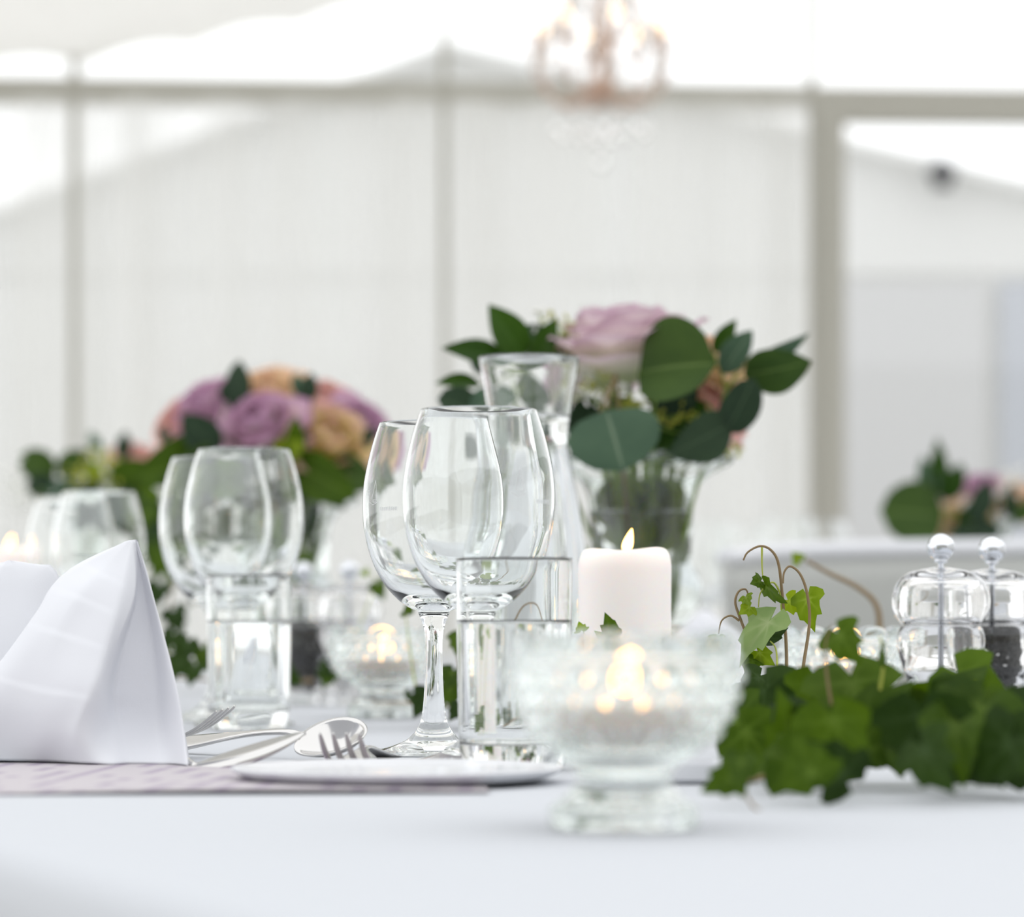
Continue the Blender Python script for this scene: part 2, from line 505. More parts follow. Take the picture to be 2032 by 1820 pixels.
def make_table(u0, u1, n0, n1, tlabel, clabel, seed):
    c = UN((u0 + u1) / 2, (n0 + n1) / 2)
    hx, hy = (n1 - n0) / 2, (u1 - u0) / 2
    t = thing('banquet_table', tlabel, 'table', c, ANG)
    obj('tabletop', box('tabletop', (-hx + .01, -hy + .01, TZ - .03), (hx - .01, hy - .01, TZ - .003), M_GREYWOOD), t)
    for sx in (-1, 1):
        for sy in (-1, 0, 1):
            x, y = sx * (hx - .15), sy * (hy - .2)
            obj('leg', box('leg', (x - .02, y - .02, 0), (x + .02, y + .02, TZ - .03), M_GREYWOOD), t)
    # cloth: flat top plus a hanging skirt with soft folds
    rr = random.Random(seed)
    loop = []
    def seg(a, b, k):
        for i in range(k):
            loop.append((a[0] + (b[0] - a[0]) * i / k, a[1] + (b[1] - a[1]) * i / k))
    q = 0.03
    corners = [(-hx, -hy), (hx, -hy), (hx, hy), (-hx, hy)]
    for i in range(4):
        a, b = corners[i], corners[(i + 1) % 4]
        L = math.dist(a, b)
        seg(a, b, int(L / 0.03))
    n = len(loop)
    verts, faces = [], []
    rows = [(0.0, 0.02, 0.0), (0.0, 0.006, 0.0), (0.003, 0.0, -0.002), (0.008, 0.0, -0.008), (0.011, 0, -0.02), (0.014, 0, -0.08), (0.02, 0, -0.18), (0.03, 0, -0.30)]
    s = 0.0
    for ri, (outw, inw, dz) in enumerate(rows):
        for i, (x, y) in enumerate(loop):
            d = Vector((x / hx if abs(x) >= hx - 1e-6 else 0, y / hy if abs(y) >= hy - 1e-6 else 0))
            if d.length > 0: d = d.normalized()
            w = 0.0
            if dz < -0.03:
                w = (0.018 * sin(i * 0.55) + 0.012 * sin(i * 0.23 + seed)) * (-dz / 0.30)
            o = outw - inw + w
            verts.append((x + d.x * o, y + d.y * o, TZ + dz))
    for ri in range(len(rows) - 1):
        for i in range(n):
            j = (i + 1) % n
            faces.append((ri * n + j, ri * n + i, (ri + 1) * n + i, (ri + 1) * n + j))
    faces.append(tuple(range(n)))
    me = mesh_of('tablecloth', verts, faces, True, M_CLOTH)
    me.polygons[len(faces) - 1].use_smooth = False
    cl = obj('tablecloth', me, None, Matrix.Translation(c) @ Matrix.Rotation(ANG, 4, 'Z'))
    solid(cl, 0.002)
    tag(cl, clabel, 'tablecloth', 'white tablecloths')
make_table(0.32, 4.9, 0.278, 1.55, 'long banquet table under the cloth that carries the wine glasses and ivy',
           'white cloth on the long table with wine glasses, ivy and candles', 1)
make_table(2.2, 6.2, 2.25, 3.4, 'long banquet table under the cloth behind the white shell chair',
           'white cloth on the other table behind the white shell chair', 2)

# ------------------------------------------------------------------ glassware builders
def prof(pts, n=4):
    return catmull(pts, n)

WG_FOOT = [(0, 0.0012), (0.012, 0.0010), (0.034, 0.0004), (0.0362, 0.0012), (0.0352, 0.0024), (0.026, 0.0048), (0.017, 0.0085), (0.0115, 0.0135)]
WG_STEM = [(0.0115, 0.0135), (0.0085, 0.019), (0.0068, 0.027), (0.0058, 0.040), (0.0053, 0.055), (0.0053, 0.068), (0.0062, 0.076), (0.0078, 0.081), (0.0092, 0.0845)]
WG_BOWL = [(0.0092, 0.0845), (0.0100, 0.0862), (0.0150, 0.0884), (0.0218, 0.0932), (0.0300, 0.1025), (0.0372, 0.116), (0.0415, 0.132), (0.0430, 0.147),
           (0.0424, 0.161), (0.0402, 0.174), (0.0369, 0.187), (0.0331, 0.1984), (0.0328, 0.1990), (0.0323, 0.1986),
           (0.0359, 0.187), (0.0392, 0.174), (0.0414, 0.161), (0.0419, 0.147), (0.0404, 0.132), (0.0359, 0.1165), (0.0290, 0.1045), (0.0210, 0.0965), (0.0120, 0.0925), (0, 0.0915)]
def split_lathe(parts, seg, mat, n=4):
    """one smooth profile cut into named surfaces that keep the shading of the whole"""
    ctrl, cuts = list(parts[0][1]), [0]
    for nm, pts in parts[1:]:
        cuts.append(len(ctrl) - 1)
        ctrl += pts[1:]
    cuts.append(len(ctrl) - 1)
    full = catmull(ctrl, n)
    N = []
    for i in range(len(full)):
        a = full[max(i - 1, 0)]; b = full[min(i + 1, len(full) - 1)]
        v = Vector((b[1] - a[1], -(b[0] - a[0])))
        N.append(v.normalized())
    N[0] = Vector((0, -1)); N[-1] = Vector((0, 1))
    out = []
    for k, (nm, _) in enumerate(parts):
        i0, i1 = cuts[k] * n, cuts[k + 1] * n
        me = lathe(nm, full[i0:i1 + 1], seg, mat=mat)
        nor = []
        for i in range(i0, i1 + 1):
            if abs(full[i][0]) < 1e-6:
                nor.append((0, 0, N[i].y))
            else:
                nor += [(N[i].x * cos(2 * pi * q / seg), N[i].x * sin(2 * pi * q / seg), N[i].y) for q in range(seg)]
        me.normals_split_custom_set_from_vertices(nor)
        out.append(me)
    return out
ME_FOOT, ME_STEM, ME_BOWL = split_lathe([('foot', WG_FOOT), ('stem', WG_STEM), ('bowl', WG_BOWL)], 80, M_GLASS)

def bowl_r(z):
    pts = [p for p in prof(WG_BOWL[:12], 8)]
    for a, b in zip(pts[:-1], pts[1:]):
        if a[1] <= z <= b[1] and z > 0.1:
            t = (z - a[1]) / (b[1] - a[1])
            return a[0] + (b[0] - a[0]) * t
    return 0.043

def ribbon(verts, faces, line, w=0.00022):
    """thin etched stroke on the bowl; line in (angle, z) with angle from the side facing the lens"""
    pts = []
    for (a, z) in line:
        r = bowl_r(z) + 0.00015
        pts.append((a, z, r))
    for i in range(len(pts) - 1):
        (a0, z0, r0), (a1, z1, r1) = pts[i], pts[i + 1]
        du, dv = (a1 - a0) * 0.042, z1 - z0
        L = sqrt(du * du + dv * dv) or 1
        nu, nv = -dv / L * w, du / L * w
        base = len(verts)
        for (a, z, r, s) in ((a0, z0, r0, 1), (a1, z1, r1, 1), (a1, z1, r1, -1), (a0, z0, r0, -1)):
            aa = a + s * nu / 0.042; zz = z + s * nv
            verts.append((r * sin(aa), -r * cos(aa), zz))
        faces.append((base, base + 1, base + 2, base + 3))

def etched(center, parent, letters_at=None):
    """little sail with stripes, a ring and a row of tiny characters above the fill line"""
    v, f = [], []
    c = center
    ribbon(v, f, [(c - .05, .1525), (c + .02, .1640), (c + .075, .1520)])
    ribbon(v, f, [(c - .13, .1512), (c - .02, .1492), (c + .10, .1508)])
    for k in range(3):
        ribbon(v, f, [(c - .03, .1525 - k * .0008), (c + .02, .1522 - k * .0008), (c + .07, .1523 - k * .0008)], .00014)
    ring = [(c - .145 + .028 * cos(t * pi / 6), .1562 + .0018 * sin(t * pi / 6)) for t in range(13)]
    ribbon(v, f, ring, .00018)
    la = c - .02 if letters_at is None else letters_at
    rr = random.Random(3)
    for k in range(9):                       # too small to read in the photograph
        a = la + k * .034
        ribbon(v, f, [(a, .1455), (a + .004, .1478)], .00022)
        if k % 3 != 1:
            ribbon(v, f, [(a + .004, .1478), (a + .016, .1456)], .0002)
        if k % 2:
            ribbon(v, f, [(a, .1466), (a + .016, .1466)], .0002)
        ribbon(v, f, [(a + .016, .1455), (a + .018, .1478)], .00022)
    return obj('etched_mark', mesh_of('etched_mark', v, f, False, M_ETCH), parent)

def wine_glass(loc, label, group, scale=1.0, etch=None, letters_at=None):
    t = thing('wine_glass', label, 'wine glass', loc, 0.0, group, scale)
    obj('foot', ME_FOOT, t); obj('stem', ME_STEM, t); obj('bowl', ME_BOWL, t)
    if etch is not None:
        etched(etch, t, letters_at)['label'] = 'frosted sail mark etched on the bowl'
    return t
E = 0.0006
GG = 'wine glasses at the place settings'
wine_glass(T(950, 1.705, E), 'empty wine glass just behind the water tumbler, overlapping the other glass', GG, 1.0, 0.56, 0.86)
wine_glass(T(861, 1.820, E), 'empty wine glass with its whole stem in view beside the spoon and fork', GG, 1.0, -0.95, -0.80)
wine_glass(T(484, 2.315, E), 'empty wine glass directly behind the tumbler next to the peaked napkin', GG, 1.06)
wine_glass(T(429, 2.430, E), 'empty wine glass partly behind another, between napkin and pastel bouquet', GG, 1.06)
wine_glass(T(197, 2.79, E), 'blurred empty wine glass rising above the tip of the peaked napkin', GG)
wine_glass(T(143, 2.92, E), 'blurred empty wine glass beside the lone pillar candle flame, behind its twin', GG)

TM_H = 0.113
def tumbler(loc, label, level, scale=1.0):
    t = thing('water_tumbler', label, 'tumbler', loc, 0.0, 'water tumblers', scale)
    o = [(0, 0.0022), (0.020, 0.0018), (0.0255, 0.0004), (0.0272, 0.0010), (0.0286, 0.0050), (0.0298, 0.012), (0.0304, 0.030), (0.0309, 0.060), (0.0313, 0.090), (0.0316, 0.1125),
         (0.0312, 0.1130), (0.0307, 0.1125), (0.0303, 0.090), (0.0299, 0.060), (0.0293, 0.030), (0.0280, 0.0165), (0.024, 0.0142), (0.015, 0.0138), (0, 0.0138)]
    obj('glass_wall', lathe('glass_wall', prof(o, 3), 72, mat=M_GLASS), t)
    e = 0.0003
    w = [(0, 0.0138 - e), (0.015, 0.0138 - e), (0.024, 0.0142 - e), (0.0280 + e, 0.0165), (0.0293 + e, 0.030), (0.0299 + e, 0.060), (0.0302 + e, level), (0.0296, level - .0002), (0.027, level - .0009), (0, level - .0009)]
    obj('water', lathe('water', prof(w, 3), 72, mat=M_WATER), t)
    return t
tumbler(T(1020, 1.640, E), 'straight water tumbler in front of the carafe, filled to the lower two thirds', 0.0795)
tumbler(T(494, 2.243, E), 'straight water tumbler beside the peaked napkin and the leaning fork', 0.0795)

def carafe(loc):
    t = thing('water_carafe', 'tall clear glass carafe of water with flared mouth, before the flower vase', 'carafe', loc)
    o = [(0, 0.004), (0.030, 0.003), (0.046, 0.0006), (0.0495, 0.003), (0.0505, 0.010), (0.0500, 0.040), (0.0470, 0.085), (0.0430, 0.125), (0.0375, 0.165), (0.0315, 0.195), (0.0285, 0.212),
         (0.0292, 0.222), (0.0312, 0.236), (0.0342, 0.255), (0.0374, 0.2745), (0.0368, 0.2760), (0.0358, 0.2748),
         (0.0324, 0.255), (0.0294, 0.236), (0.0273, 0.222), (0.0265, 0.212), (0.0295, 0.195), (0.0355, 0.165), (0.0410, 0.125), (0.0450, 0.085), (0.0480, 0.040), (0.0470, 0.016), (0.040, 0.012), (0, 0.0115)]
    obj('glass_wall', lathe('glass_wall', prof(o, 3), 72, mat=M_GLASS), t)
    e = 0.0003
    lv = 0.233
    w = [(0, 0.0115 - e), (0.040, 0.012 - e), (0.0470 + e, 0.016), (0.0480 + e, 0.040), (0.0450 + e, 0.085), (0.0410 + e, 0.125), (0.0355 + e, 0.165), (0.0295 + e, 0.195), (0.0265 + e, 0.212), (0.0273 + e, 0.222), (0.0289 + e, lv), (0.027, lv - .0006), (0, lv - .0006)]
    obj('water', lathe('water', prof(w, 3), 72, mat=M_WATER), t)
carafe(T(1050, 2.25, E))

# flower vase with scalloped flared lip
def scallop(r, z, th):
    k = max(0.0, (z - 0.204) / 0.016)
    return (r * (1 + 0.035 * k * cos(18 * th)) if r > 1e-6 else r, z + 0.0022 * k * cos(18 * th))
V_OUT = [(0, 0.003), (0.030, 0.002), (0.046, 0.0005), (0.048, 0.003), (0.044, 0.010), (0.034, 0.022), (0.027, 0.040), (0.027, 0.058), (0.036, 0.075), (0.049, 0.092), (0.0535, 0.107), (0.050, 0.120), (0.0435, 0.129)]
V_UP = [(0.0435, 0.129), (0.0430, 0.140), (0.0438, 0.160), (0.0452, 0.180), (0.0480, 0.193), (0.0560, 0.203), (0.0680, 0.210), (0.0765, 0.2145), (0.0778, 0.2190), (0.0745, 0.2205),
        (0.0640, 0.2150), (0.0530, 0.2070), (0.0450, 0.195), (0.0424, 0.180), (0.0410, 0.160), (0.0402, 0.140), (0.0385, 0.115), (0.033, 0.095), (0.022, 0.082), (0, 0.079)]
ME_VASE_FOOT = lathe('pedestal', prof(V_OUT, 4), 72, mat=M_PRESSED)
ME_VASE_BODY = lathe('vase_body', prof(V_UP[:-1], 4) , 144, warp=scallop, mat=M_PRESSED)
ME_VASE_FLOOR = lathe('vase_floor', [(0.022, 0.082), (0.012, 0.0798), (0, 0.079)], 72, mat=M_PRESSED)
_e = 0.0003
_vw = [(0, 0.079 - _e), (0.022, 0.082 - _e), (0.033 + _e, 0.095), (0.0385 + _e, 0.115), (0.0402 + _e, 0.140), (0.0410 + _e, 0.160), (0.0418 + _e, 0.174), (0.040, 0.1735), (0, 0.1735)]
ME_VASE_WATER = lathe('water', prof(_vw, 3), 48, mat=M_WATER)
def vase(loc, label):
    t = thing('flower_vase', label, 'vase', loc, 0.0, 'pressed glass flower vases')
    b = obj('vase_body', ME_VASE_BODY, t)
    obj('vase_floor', ME_VASE_FLOOR, b)
    obj('pedestal', ME_VASE_FOOT, t)
    obj('water', ME_VASE_WATER, t)
    return t
VASE_D, VASE_PX = 2.60, 1272
vase(T(VASE_PX, VASE_D, E), 'pressed glass vase with flared scalloped lip behind the pillar candle')
V2_D, V2_PX = 3.42, 575
vase(T(V2_PX, V2_D, E), 'pressed glass vase under the domed bouquet of peach and mauve roses')
V3_D, V3_PX = 4.15, 190
vase(T(V3_PX, V3_D, E), 'pressed glass vase under the low leafy bouquet behind the blurred wine glasses')
V4_D, V4_PX = 4.45, 1905
vase(T(V4_PX, V4_D, E), 'pressed glass vase on the other table behind the white chair')

# votive bowls with beads and looped rim
BEADS = []
for row, (zz, ph) in enumerate(((0.0585, 0), (0.0510, 0.5), (0.0435, 0), (0.0360, 0.5))):
    BEADS.append((zz, ph))
def votive_warp(r, z, th):
    if z > 0.0665 and r > 0.03:
        p = ((th / (2 * pi) * 12) % 1.0) * 2 - 1
        k = 0.10 + 0.90 * sqrt(max(0.0, 1 - p * p))
        z = 0.0665 + (z - 0.0665) * k
    return r, z
def votive_bead(r, z, th):
    r, z = votive_warp(r, z, th)
    for zz, ph in BEADS:
        dz = z - zz
        if abs(dz) < 0.0034:
            a = ((th / (2 * pi) * 24 + ph) % 1.0 - 0.5) * (2 * pi / 24) * r
            d2 = dz * dz + a * a
            if d2 < 0.0033 ** 2:
                r += sqrt(0.0033 ** 2 - d2) * 0.95
    return r, z
def dense(pts, step):
    out = []
    for a, b in zip(pts[:-1], pts[1:]):
        L = math.dist(a, b); n = max(1, int(L / step))
        for i in range(n):
            out.append((a[0] + (b[0] - a[0]) * i / n, a[1] + (b[1] - a[1]) * i / n))
    out.append(pts[-1])
    return out
def foot_bead(r, z, th):
    if 0.003 < z < 0.016 and r > 0.015:
        a = ((th / (2 * pi) * 28) % 1.0 - 0.5) * (2 * pi / 28) * r
        d2 = (z - 0.0075) ** 2 + a * a
        if d2 < 0.0024 ** 2:
            r += sqrt(0.0024 ** 2 - d2)
    return r, z
VB_FOOT = dense(prof([(0.001, 0.003), (0.020, 0.002), (0.0275, 0.0004), (0.0290, 0.002), (0.0275, 0.006), (0.0225, 0.012), (0.0185, 0.017), (0.0180, 0.0205)], 4), 0.0009)
VB_BOWL = dense(prof([(0.0180, 0.0205), (0.0215, 0.0245), (0.0295, 0.0305), (0.0365, 0.0385), (0.0410, 0.0475), (0.0436, 0.0570), (0.0443, 0.0630)], 5), 0.0008)
VB_RIM = prof([(0.0443, 0.0630), (0.0458, 0.0642), (0.0460, 0.0656), (0.0446, 0.0667), (0.0440, 0.0700), (0.0440, 0.0752), (0.0428, 0.0765), (0.0414, 0.0752), (0.0412, 0.0700), (0.0410, 0.0640),
               (0.0400, 0.0560), (0.0378, 0.0480), (0.0335, 0.0395), (0.0270, 0.0335), (0.015, 0.0315), (0.001, 0.0312)], 4)
ME_VB_FOOT = lathe('bowl_foot', VB_FOOT, 224, warp=foot_bead, mat=M_PRESSED)
ME_VB_BOWL = lathe('beaded_bowl', VB_BOWL, 240, warp=votive_bead, mat=M_PRESSED)
ME_VB_RIM = lathe('looped_rim', VB_RIM, 240, warp=votive_warp, mat=M_PRESSED)

def flame_mesh(h, w, bend):
    pr = [(0, 0), (0.55, 0.08), (0.92, 0.22), (1.0, 0.36), (0.86, 0.55), (0.58, 0.75), (0.26, 0.92), (0, 1.0)]
    pr = prof(pr, 3)
    seg = 14
    verts, faces, vs = [], [], []
    for r, z in pr:
        for k in range(seg):
            th = 2 * pi * k / seg
            verts.append((max(r, 0) * w * cos(th) + bend * h * z ** 1.5, max(r, 0) * w * sin(th), z * h)); vs.append(z)
    for i in range(len(pr) - 1):
        for k in range(seg):
            k2 = (k + 1) % seg
            faces.append((i * seg + k, i * seg + k2, (i + 1) * seg + k2, (i + 1) * seg + k))
    me = mesh_of('flame', verts, faces, True, M_FLAME)
    attr(me, 'v', vs)
    return me
ME_FLAME = flame_mesh(0.0165, 0.0034, 0.12)
ME_FLAME_P = flame_mesh(0.0165, 0.0036, 0.22)

ME_VWAX = lathe('wax', prof([(0, 0.0330), (0.015, 0.0330), (0.0258, 0.0350), (0.0325, 0.0415), (0.0357, 0.0485), (0.0350, 0.0496), (0.030, 0.0492), (0.010, 0.0484), (0, 0.0484)], 3), 48, mat=M_WAX)
ME_WICK = tube('wick', [(0, 0, 0), (0.0002, 0, 0.003), (0.0010, 0, 0.0058)], 0.0006, 6, M_WICK, 4)
def votive(loc, blabel, clabel, rz=0.0):
    t = thing('votive_bowl', blabel, 'candle bowl', loc, rz, 'beaded glass votive bowls')
    obj('bowl_foot', ME_VB_FOOT, t); obj('beaded_bowl', ME_VB_BOWL, t); obj('looped_rim', ME_VB_RIM, t)
    c = thing('votive_candle', clabel, 'candle', Vector(loc) + Vector((0, 0, 0.0330)), 0.0, 'lit votive candles')
    obj('wax', ME_VWAX, c, Matrix.Translation(Vector(loc)))
    obj('wick', ME_WICK, c, Matrix.Translation(Vector(loc) + Vector((0, 0, 0.0475))))
    obj('flame', ME_FLAME, c, Matrix.Translation(Vector(loc) + Vector((0.0008, 0, 0.0520))))
votive(T(1238, 1.175, E), 'beaded clear glass candle bowl standing alone at the front of the cloth, strongly blurred', 'lit white candle inside the strongly blurred front glass bowl', 0.1)
votive(T(758, 2.52, E), 'beaded clear glass candle bowl behind the wine glass stem, near the ivy', 'lit white candle in the glass bowl behind the wine glass stem', 0.3)
votive(T(1672, 2.16, E), 'beaded clear glass candle bowl behind the ivy tendrils beside the salt mill', 'lit white candle in the glass bowl between ivy and salt mill', 0.2)
votive(T(646, 3.15, E), 'beaded clear glass candle bowl behind the pair of far mills', 'lit white candle in the glass bowl behind the far mills', 0.0)

def pillar(loc, h, r, label, flame=True):
    t = thing('pillar_candle', label, 'candle', loc, 0.0, 'white pillar candles')
    pr = [(0, 0), (r * .97, 0), (r, 0.003), (r, h * .3), (r * .985, h * .62), (r * .985, h - .020), (r * .975, h - .008), (r * .90, h - .0012), (r * .80, h), (r * .70, h - .0022), (r * .5, h - .006), (r * .2, h - .0075), (0, h - .0075)]
    def wp(rr, z, th):
        k = max(0.0, (z - h * .8) / (h * .2))
        return rr * (1 + 0.012 * k * sin(th * 2 + 1)), z + 0.0016 * k * sin(th + 0.3) + 0.0010 * k * sin(3 * th)
    obj('wax', lathe('wax', prof(pr, 4), 64, warp=wp, mat=M_WAX), t)
    obj('wick', ME_WICK, t, Matrix.Translation(Vector(loc) + Vector((0, 0, h - .0080))))
    obj('flame', ME_FLAME_P, t, Matrix.Translation(Vector(loc) + Vector((0.001, 0, h - .0022))))
pillar(T(1240, 1.96, E), 0.1262, 0.0305, 'thick white pillar candle with a bright flame before the flower vase')
pillar(T(16, 3.25, E), 0.158, 0.026, 'blurred lit pillar candle beyond the peaked napkin, beside wine glasses')

# salt and pepper mills
def corns(seed, n, rmin, rmax, z0, z1, rc):
    rr = random.Random(seed)
    verts, faces = [], []
    t = (1 + sqrt(5)) / 2
    iv = [Vector(v).normalized() for v in ((-1, t, 0), (1, t, 0), (-1, -t, 0), (1, -t, 0), (0, -1, t), (0, 1, t), (0, -1, -t), (0, 1, -t), (t, 0, -1), (t, 0, 1), (-t, 0, -1), (-t, 0, 1))]
    fc = [(0, 11, 5), (0, 5, 1), (0, 1, 7), (0, 7, 10), (0, 10, 11), (1, 5, 9), (5, 11, 4), (11, 10, 2), (10, 7, 6), (7, 1, 8), (3, 9, 4), (3, 4, 2), (3, 2, 6), (3, 6, 8), (3, 8, 9), (4, 9, 5), (2, 4, 11), (6, 2, 10), (8, 6, 7), (9, 8, 1)]
    for i in range(n):
        a = rr.uniform(0, 2 * pi); z = rr.uniform(z0, z1); r = rc(z) * sqrt(rr.uniform(0.45, 1.0))
        s = rr.uniform(rmin, rmax); b = len(verts)
        c = Vector((r * cos(a), r * sin(a), z))
        verts += [c + v * s for v in iv]
        faces += [tuple(b + k for k in f) for f in fc]
    return verts, faces
def mill(loc, label, pepper):
    t = thing('pepper_mill' if pepper else 'salt_mill', label, 'mill', loc, 0.0, 'clear acrylic mills')
    base = [(0, 0.0005), (0.026, 0.0005), (0.0285, 0.002), (0.0290, 0.006), (0.0270, 0.012), (0.0235, 0.020), (0.0215, 0.030), (0.0225, 0.042), (0.0265, 0.054), (0.0290, 0.064), (0.0285, 0.072), (0.0262, 0.0765),
            (0.0225, 0.0765), (0.0225, 0.070), (0.0225, 0.050), (0.0185, 0.040), (0.0180, 0.028), (0.0180, 0.012), (0.0170, 0.008), (0, 0.008)]
    obj('mill_body', lathe('mill_body', prof(base, 3), 56, mat=M_ACRYL), t)
    head = [(0, 0.0775), (0.0215, 0.0775), (0.0262, 0.0785), (0.0305, 0.084), (0.0325, 0.091), (0.0318, 0.099), (0.0280, 0.107), (0.0210, 0.1125), (0.010, 0.1150), (0.0030, 0.1152), (0.0030, 0.106), (0.017, 0.105), (0.0215, 0.1015), (0.0232, 0.095), (0.0230, 0.086), (0.018, 0.0815), (0, 0.0812)]
    obj('mill_head', lathe('mill_head', prof(head, 3), 56, mat=M_ACRYL), t)
    obj('spindle', lathe('spindle', [(0, 0.009), (0.0020, 0.009), (0.0020, 0.1185), (0.0045, 0.1190), (0.0045, 0.1215), (0, 0.1215)], 20, mat=M_CHROME), t)
    kb = [(0.0092 * sin(pi * k / 16), 0.1290 - 0.0092 * cos(pi * k / 16)) for k in range(17)]
    kb[0] = (0, kb[0][1]); kb[-1] = (0, kb[-1][1])
    obj('knob', lathe('knob', kb, 32, mat=M_CHROME), t)['label'] = 'chrome ball knob'
    rc = lambda z: 0.0155 if z < 0.042 else 0.0195
    if pepper:
        v, f = corns(5, 900, 0.0021, 0.0029, 0.011, 0.071, rc)
        me = mesh_of('peppercorns', v, f, True, M_PEPPER)
    else:
        v, f = corns(6, 260, 0.0012, 0.0022, 0.010, 0.036, rc)
        me = mesh_of('salt_crystals', v, f, False, M_SALT)
    p = obj('peppercorns' if pepper else 'salt_crystals', me, t)
    p['kind'] = 'stuff'
    return t
mill(T(1867, 2.00, E), 'clear salt mill with chrome ball knob next to the beaded candle bowl', False)
mill(T(1968, 2.062, E), 'clear mill filled with black peppercorns, next to the salt mill and ivy', True)
mill(T(693, 2.90, E), 'blurred clear salt mill standing between two candle bowls', False)
mill(T(602, 2.95, E), 'blurred pepper mill seen beside the water tumbler near the napkin', True)

# ------------------------------------------------------------------ napkins
def loft(lines, na, nk, close=True):
    """lines: list of control polylines base->peak; na samples along each, nk samples between lines"""
    def resample(ln):
        pts = catmull([tuple(p) for p in ln], 12)
        L = [0.0]
        for a, b in zip(pts[:-1], pts[1:]):
            L.append(L[-1] + math.dist(a, b))
        out, j = [], 0
        for i in range(na):
            s = L[-1] * i / (na - 1)
            while j < len(L) - 2 and L[j + 1] < s:
                j += 1
            t = (s - L[j]) / max(L[j + 1] - L[j], 1e-9)
            out.append(tuple(pts[j][c] + (pts[j + 1][c] - pts[j][c]) * t for c in range(3)))
        return out
    S = [resample(l) for l in lines]
    m = len(S)
    cols = []
    for i in range(m if close else m - 1):
        for k in range(nk):
            t = k / nk
            idx = [(i - 1) % m, i, (i + 1) % m, (i + 2) % m]
            col = []
            for q in range(na):
                a, b, c, d = (S[x][q] for x in idx)
                lin = [b[j] + (c[j] - b[j]) * t for j in range(3)]
                cat = [0.5 * (2 * b[j] + (c[j] - a[j]) * t + (2 * a[j] - 5 * b[j] + 4 * c[j] - d[j]) * t * t + (3 * b[j] - a[j] - 3 * c[j] + d[j]) * t ** 3) for j in range(3)]
                w = 0.45
                col.append([lin[j] * (1 - w) + cat[j] * w for j in range(3)])
            cols.append(col)
    return cols
def sheet(cols, close=True):
    na = len(cols[0]); m = len(cols)
    verts = [v for c in cols for v in c]
    faces = []
    for i in range(m if close else m - 1):
        j = (i + 1) % m
        for k in range(na - 1):
            faces.append((i * na + k, j * na + k, j * na + k + 1, i * na + k + 1))
    return verts, faces
def napkin_mesh():
    org = T(180, 1.74)
    def ln(*pts):
        out = [P(*p) for p in pts]
        out[0].z = TZ + 0.0022
        return [p - org for p in out]
    main = [
        ln((350, 1500, 1.80), (335, 1400, 1.80), (302, 1250, 1.79), (276, 1120, 1.765), (267, 1071, 1.745)),
        ln((375, 1526, 1.653), (356, 1390, 1.690), (328, 1270, 1.715), (291, 1140, 1.735), (270, 1071, 1.740)),
        ln((330, 1516, 1.675), (318, 1430, 1.708), (305, 1300, 1.726), (284, 1160, 1.740), (269, 1072, 1.740)),
        ln((255, 1520, 1.680), (232, 1430, 1.712), (228, 1370, 1.718), (244, 1290, 1.724), (271, 1180, 1.735), (267, 1074, 1.738)),
        ln((215, 1524, 1.668), (205, 1450, 1.690), (207, 1368, 1.690), (226, 1290, 1.700), (266, 1180, 1.720), (264, 1074, 1.736)),
        ln((150, 1520, 1.680), (152, 1450, 1.672), (186, 1368, 1.675), (210, 1290, 1.690), (240, 1180, 1.712), (261, 1073, 1.736)),
        ln((50, 1516, 1.705), (70, 1400, 1.690), (98, 1290, 1.695), (160, 1180, 1.710), (212, 1120, 1.728), (257, 1072, 1.736)),
        ln((-90, 1512, 1.720), (-70, 1400, 1.715), (5, 1310, 1.715), (72, 1215, 1.722), (118, 1150, 1.735), (247, 1075, 1.738)),
        ln((-70, 1495, 1.800), (-40, 1400, 1.800), (30, 1300, 1.790), (100, 1200, 1.780), (150, 1125, 1.765), (254, 1073, 1.745)),
    ]
    cols = loft(main, 90, 8)
    # overlapping hems on the front: small steps in the cloth
    nL = 8
    for ci, col in enumerate(cols):
        s = ci / nL
        w = max(0.0, 1 - abs(s - 6.0) / 1.7)
        for q, v in enumerate(col):
            t = q / 89.0
            st = 0.0
            for tt in (0.30, 0.52, 0.68, 0.82):
                d = t - tt - 0.03 * (s - 6)
                st += 0.0008 * min(1.0, max(0.0, -d / 0.012))
            v[1] -= st * w * 1.6
            v[1] += 0.0015 * sin(s * 5 + t * 7) * (1 - t)
    v1, f1 = sheet(cols)
    second = [
        ln((205, 1480, 1.875), (165, 1300, 1.865), (114, 1137, 1.860), (70, 1120, 1.860), (20, 1112, 1.860)),
        ln((70, 1490, 1.83), (62, 1300, 1.837), (44, 1165, 1.850), (20, 1113, 1.858)),
        ln((-60, 1490, 1.827), (-45, 1300, 1.837), (-15, 1165, 1.850), (14, 1113, 1.858)),
        ln((-190, 1490, 1.865), (-150, 1300, 1.865), (-70, 1160, 1.862), (10, 1114, 1.860)),
        ln((20, 1470, 1.925), (20, 1300, 1.905), (18, 1160, 1.875), (15, 1112, 1.862)),
    ]
    v2, f2 = sheet(loft(second, 24, 6))
    b = len(v1)
    return mesh_of('napkin', v1 + v2, f1 + [tuple(b + k for k in f) for f in f2], True, M_NAPKIN), org
ME_NAP, NAP_ORG = napkin_mesh()
def napkin(loc, label, rz=0.0, s=1.0):
    o = obj('napkin', ME_NAP, None, Matrix.Translation(Vector(loc)) @ Matrix.Rotation(rz, 4, 'Z') @ Matrix.Scale(s, 4))
    solid(o, 0.0012, 1.0)
    tag(o, label, 'napkin', 'peaked folded white napkins')
napkin(NAP_ORG, 'white linen napkin folded to a peak, standing on the menu beside the knife')
napkin(UN(2.55, 1.36, TZ), 'white folded napkin behind the pillar candle and vase, before the shell chair', radians(120), 0.72)
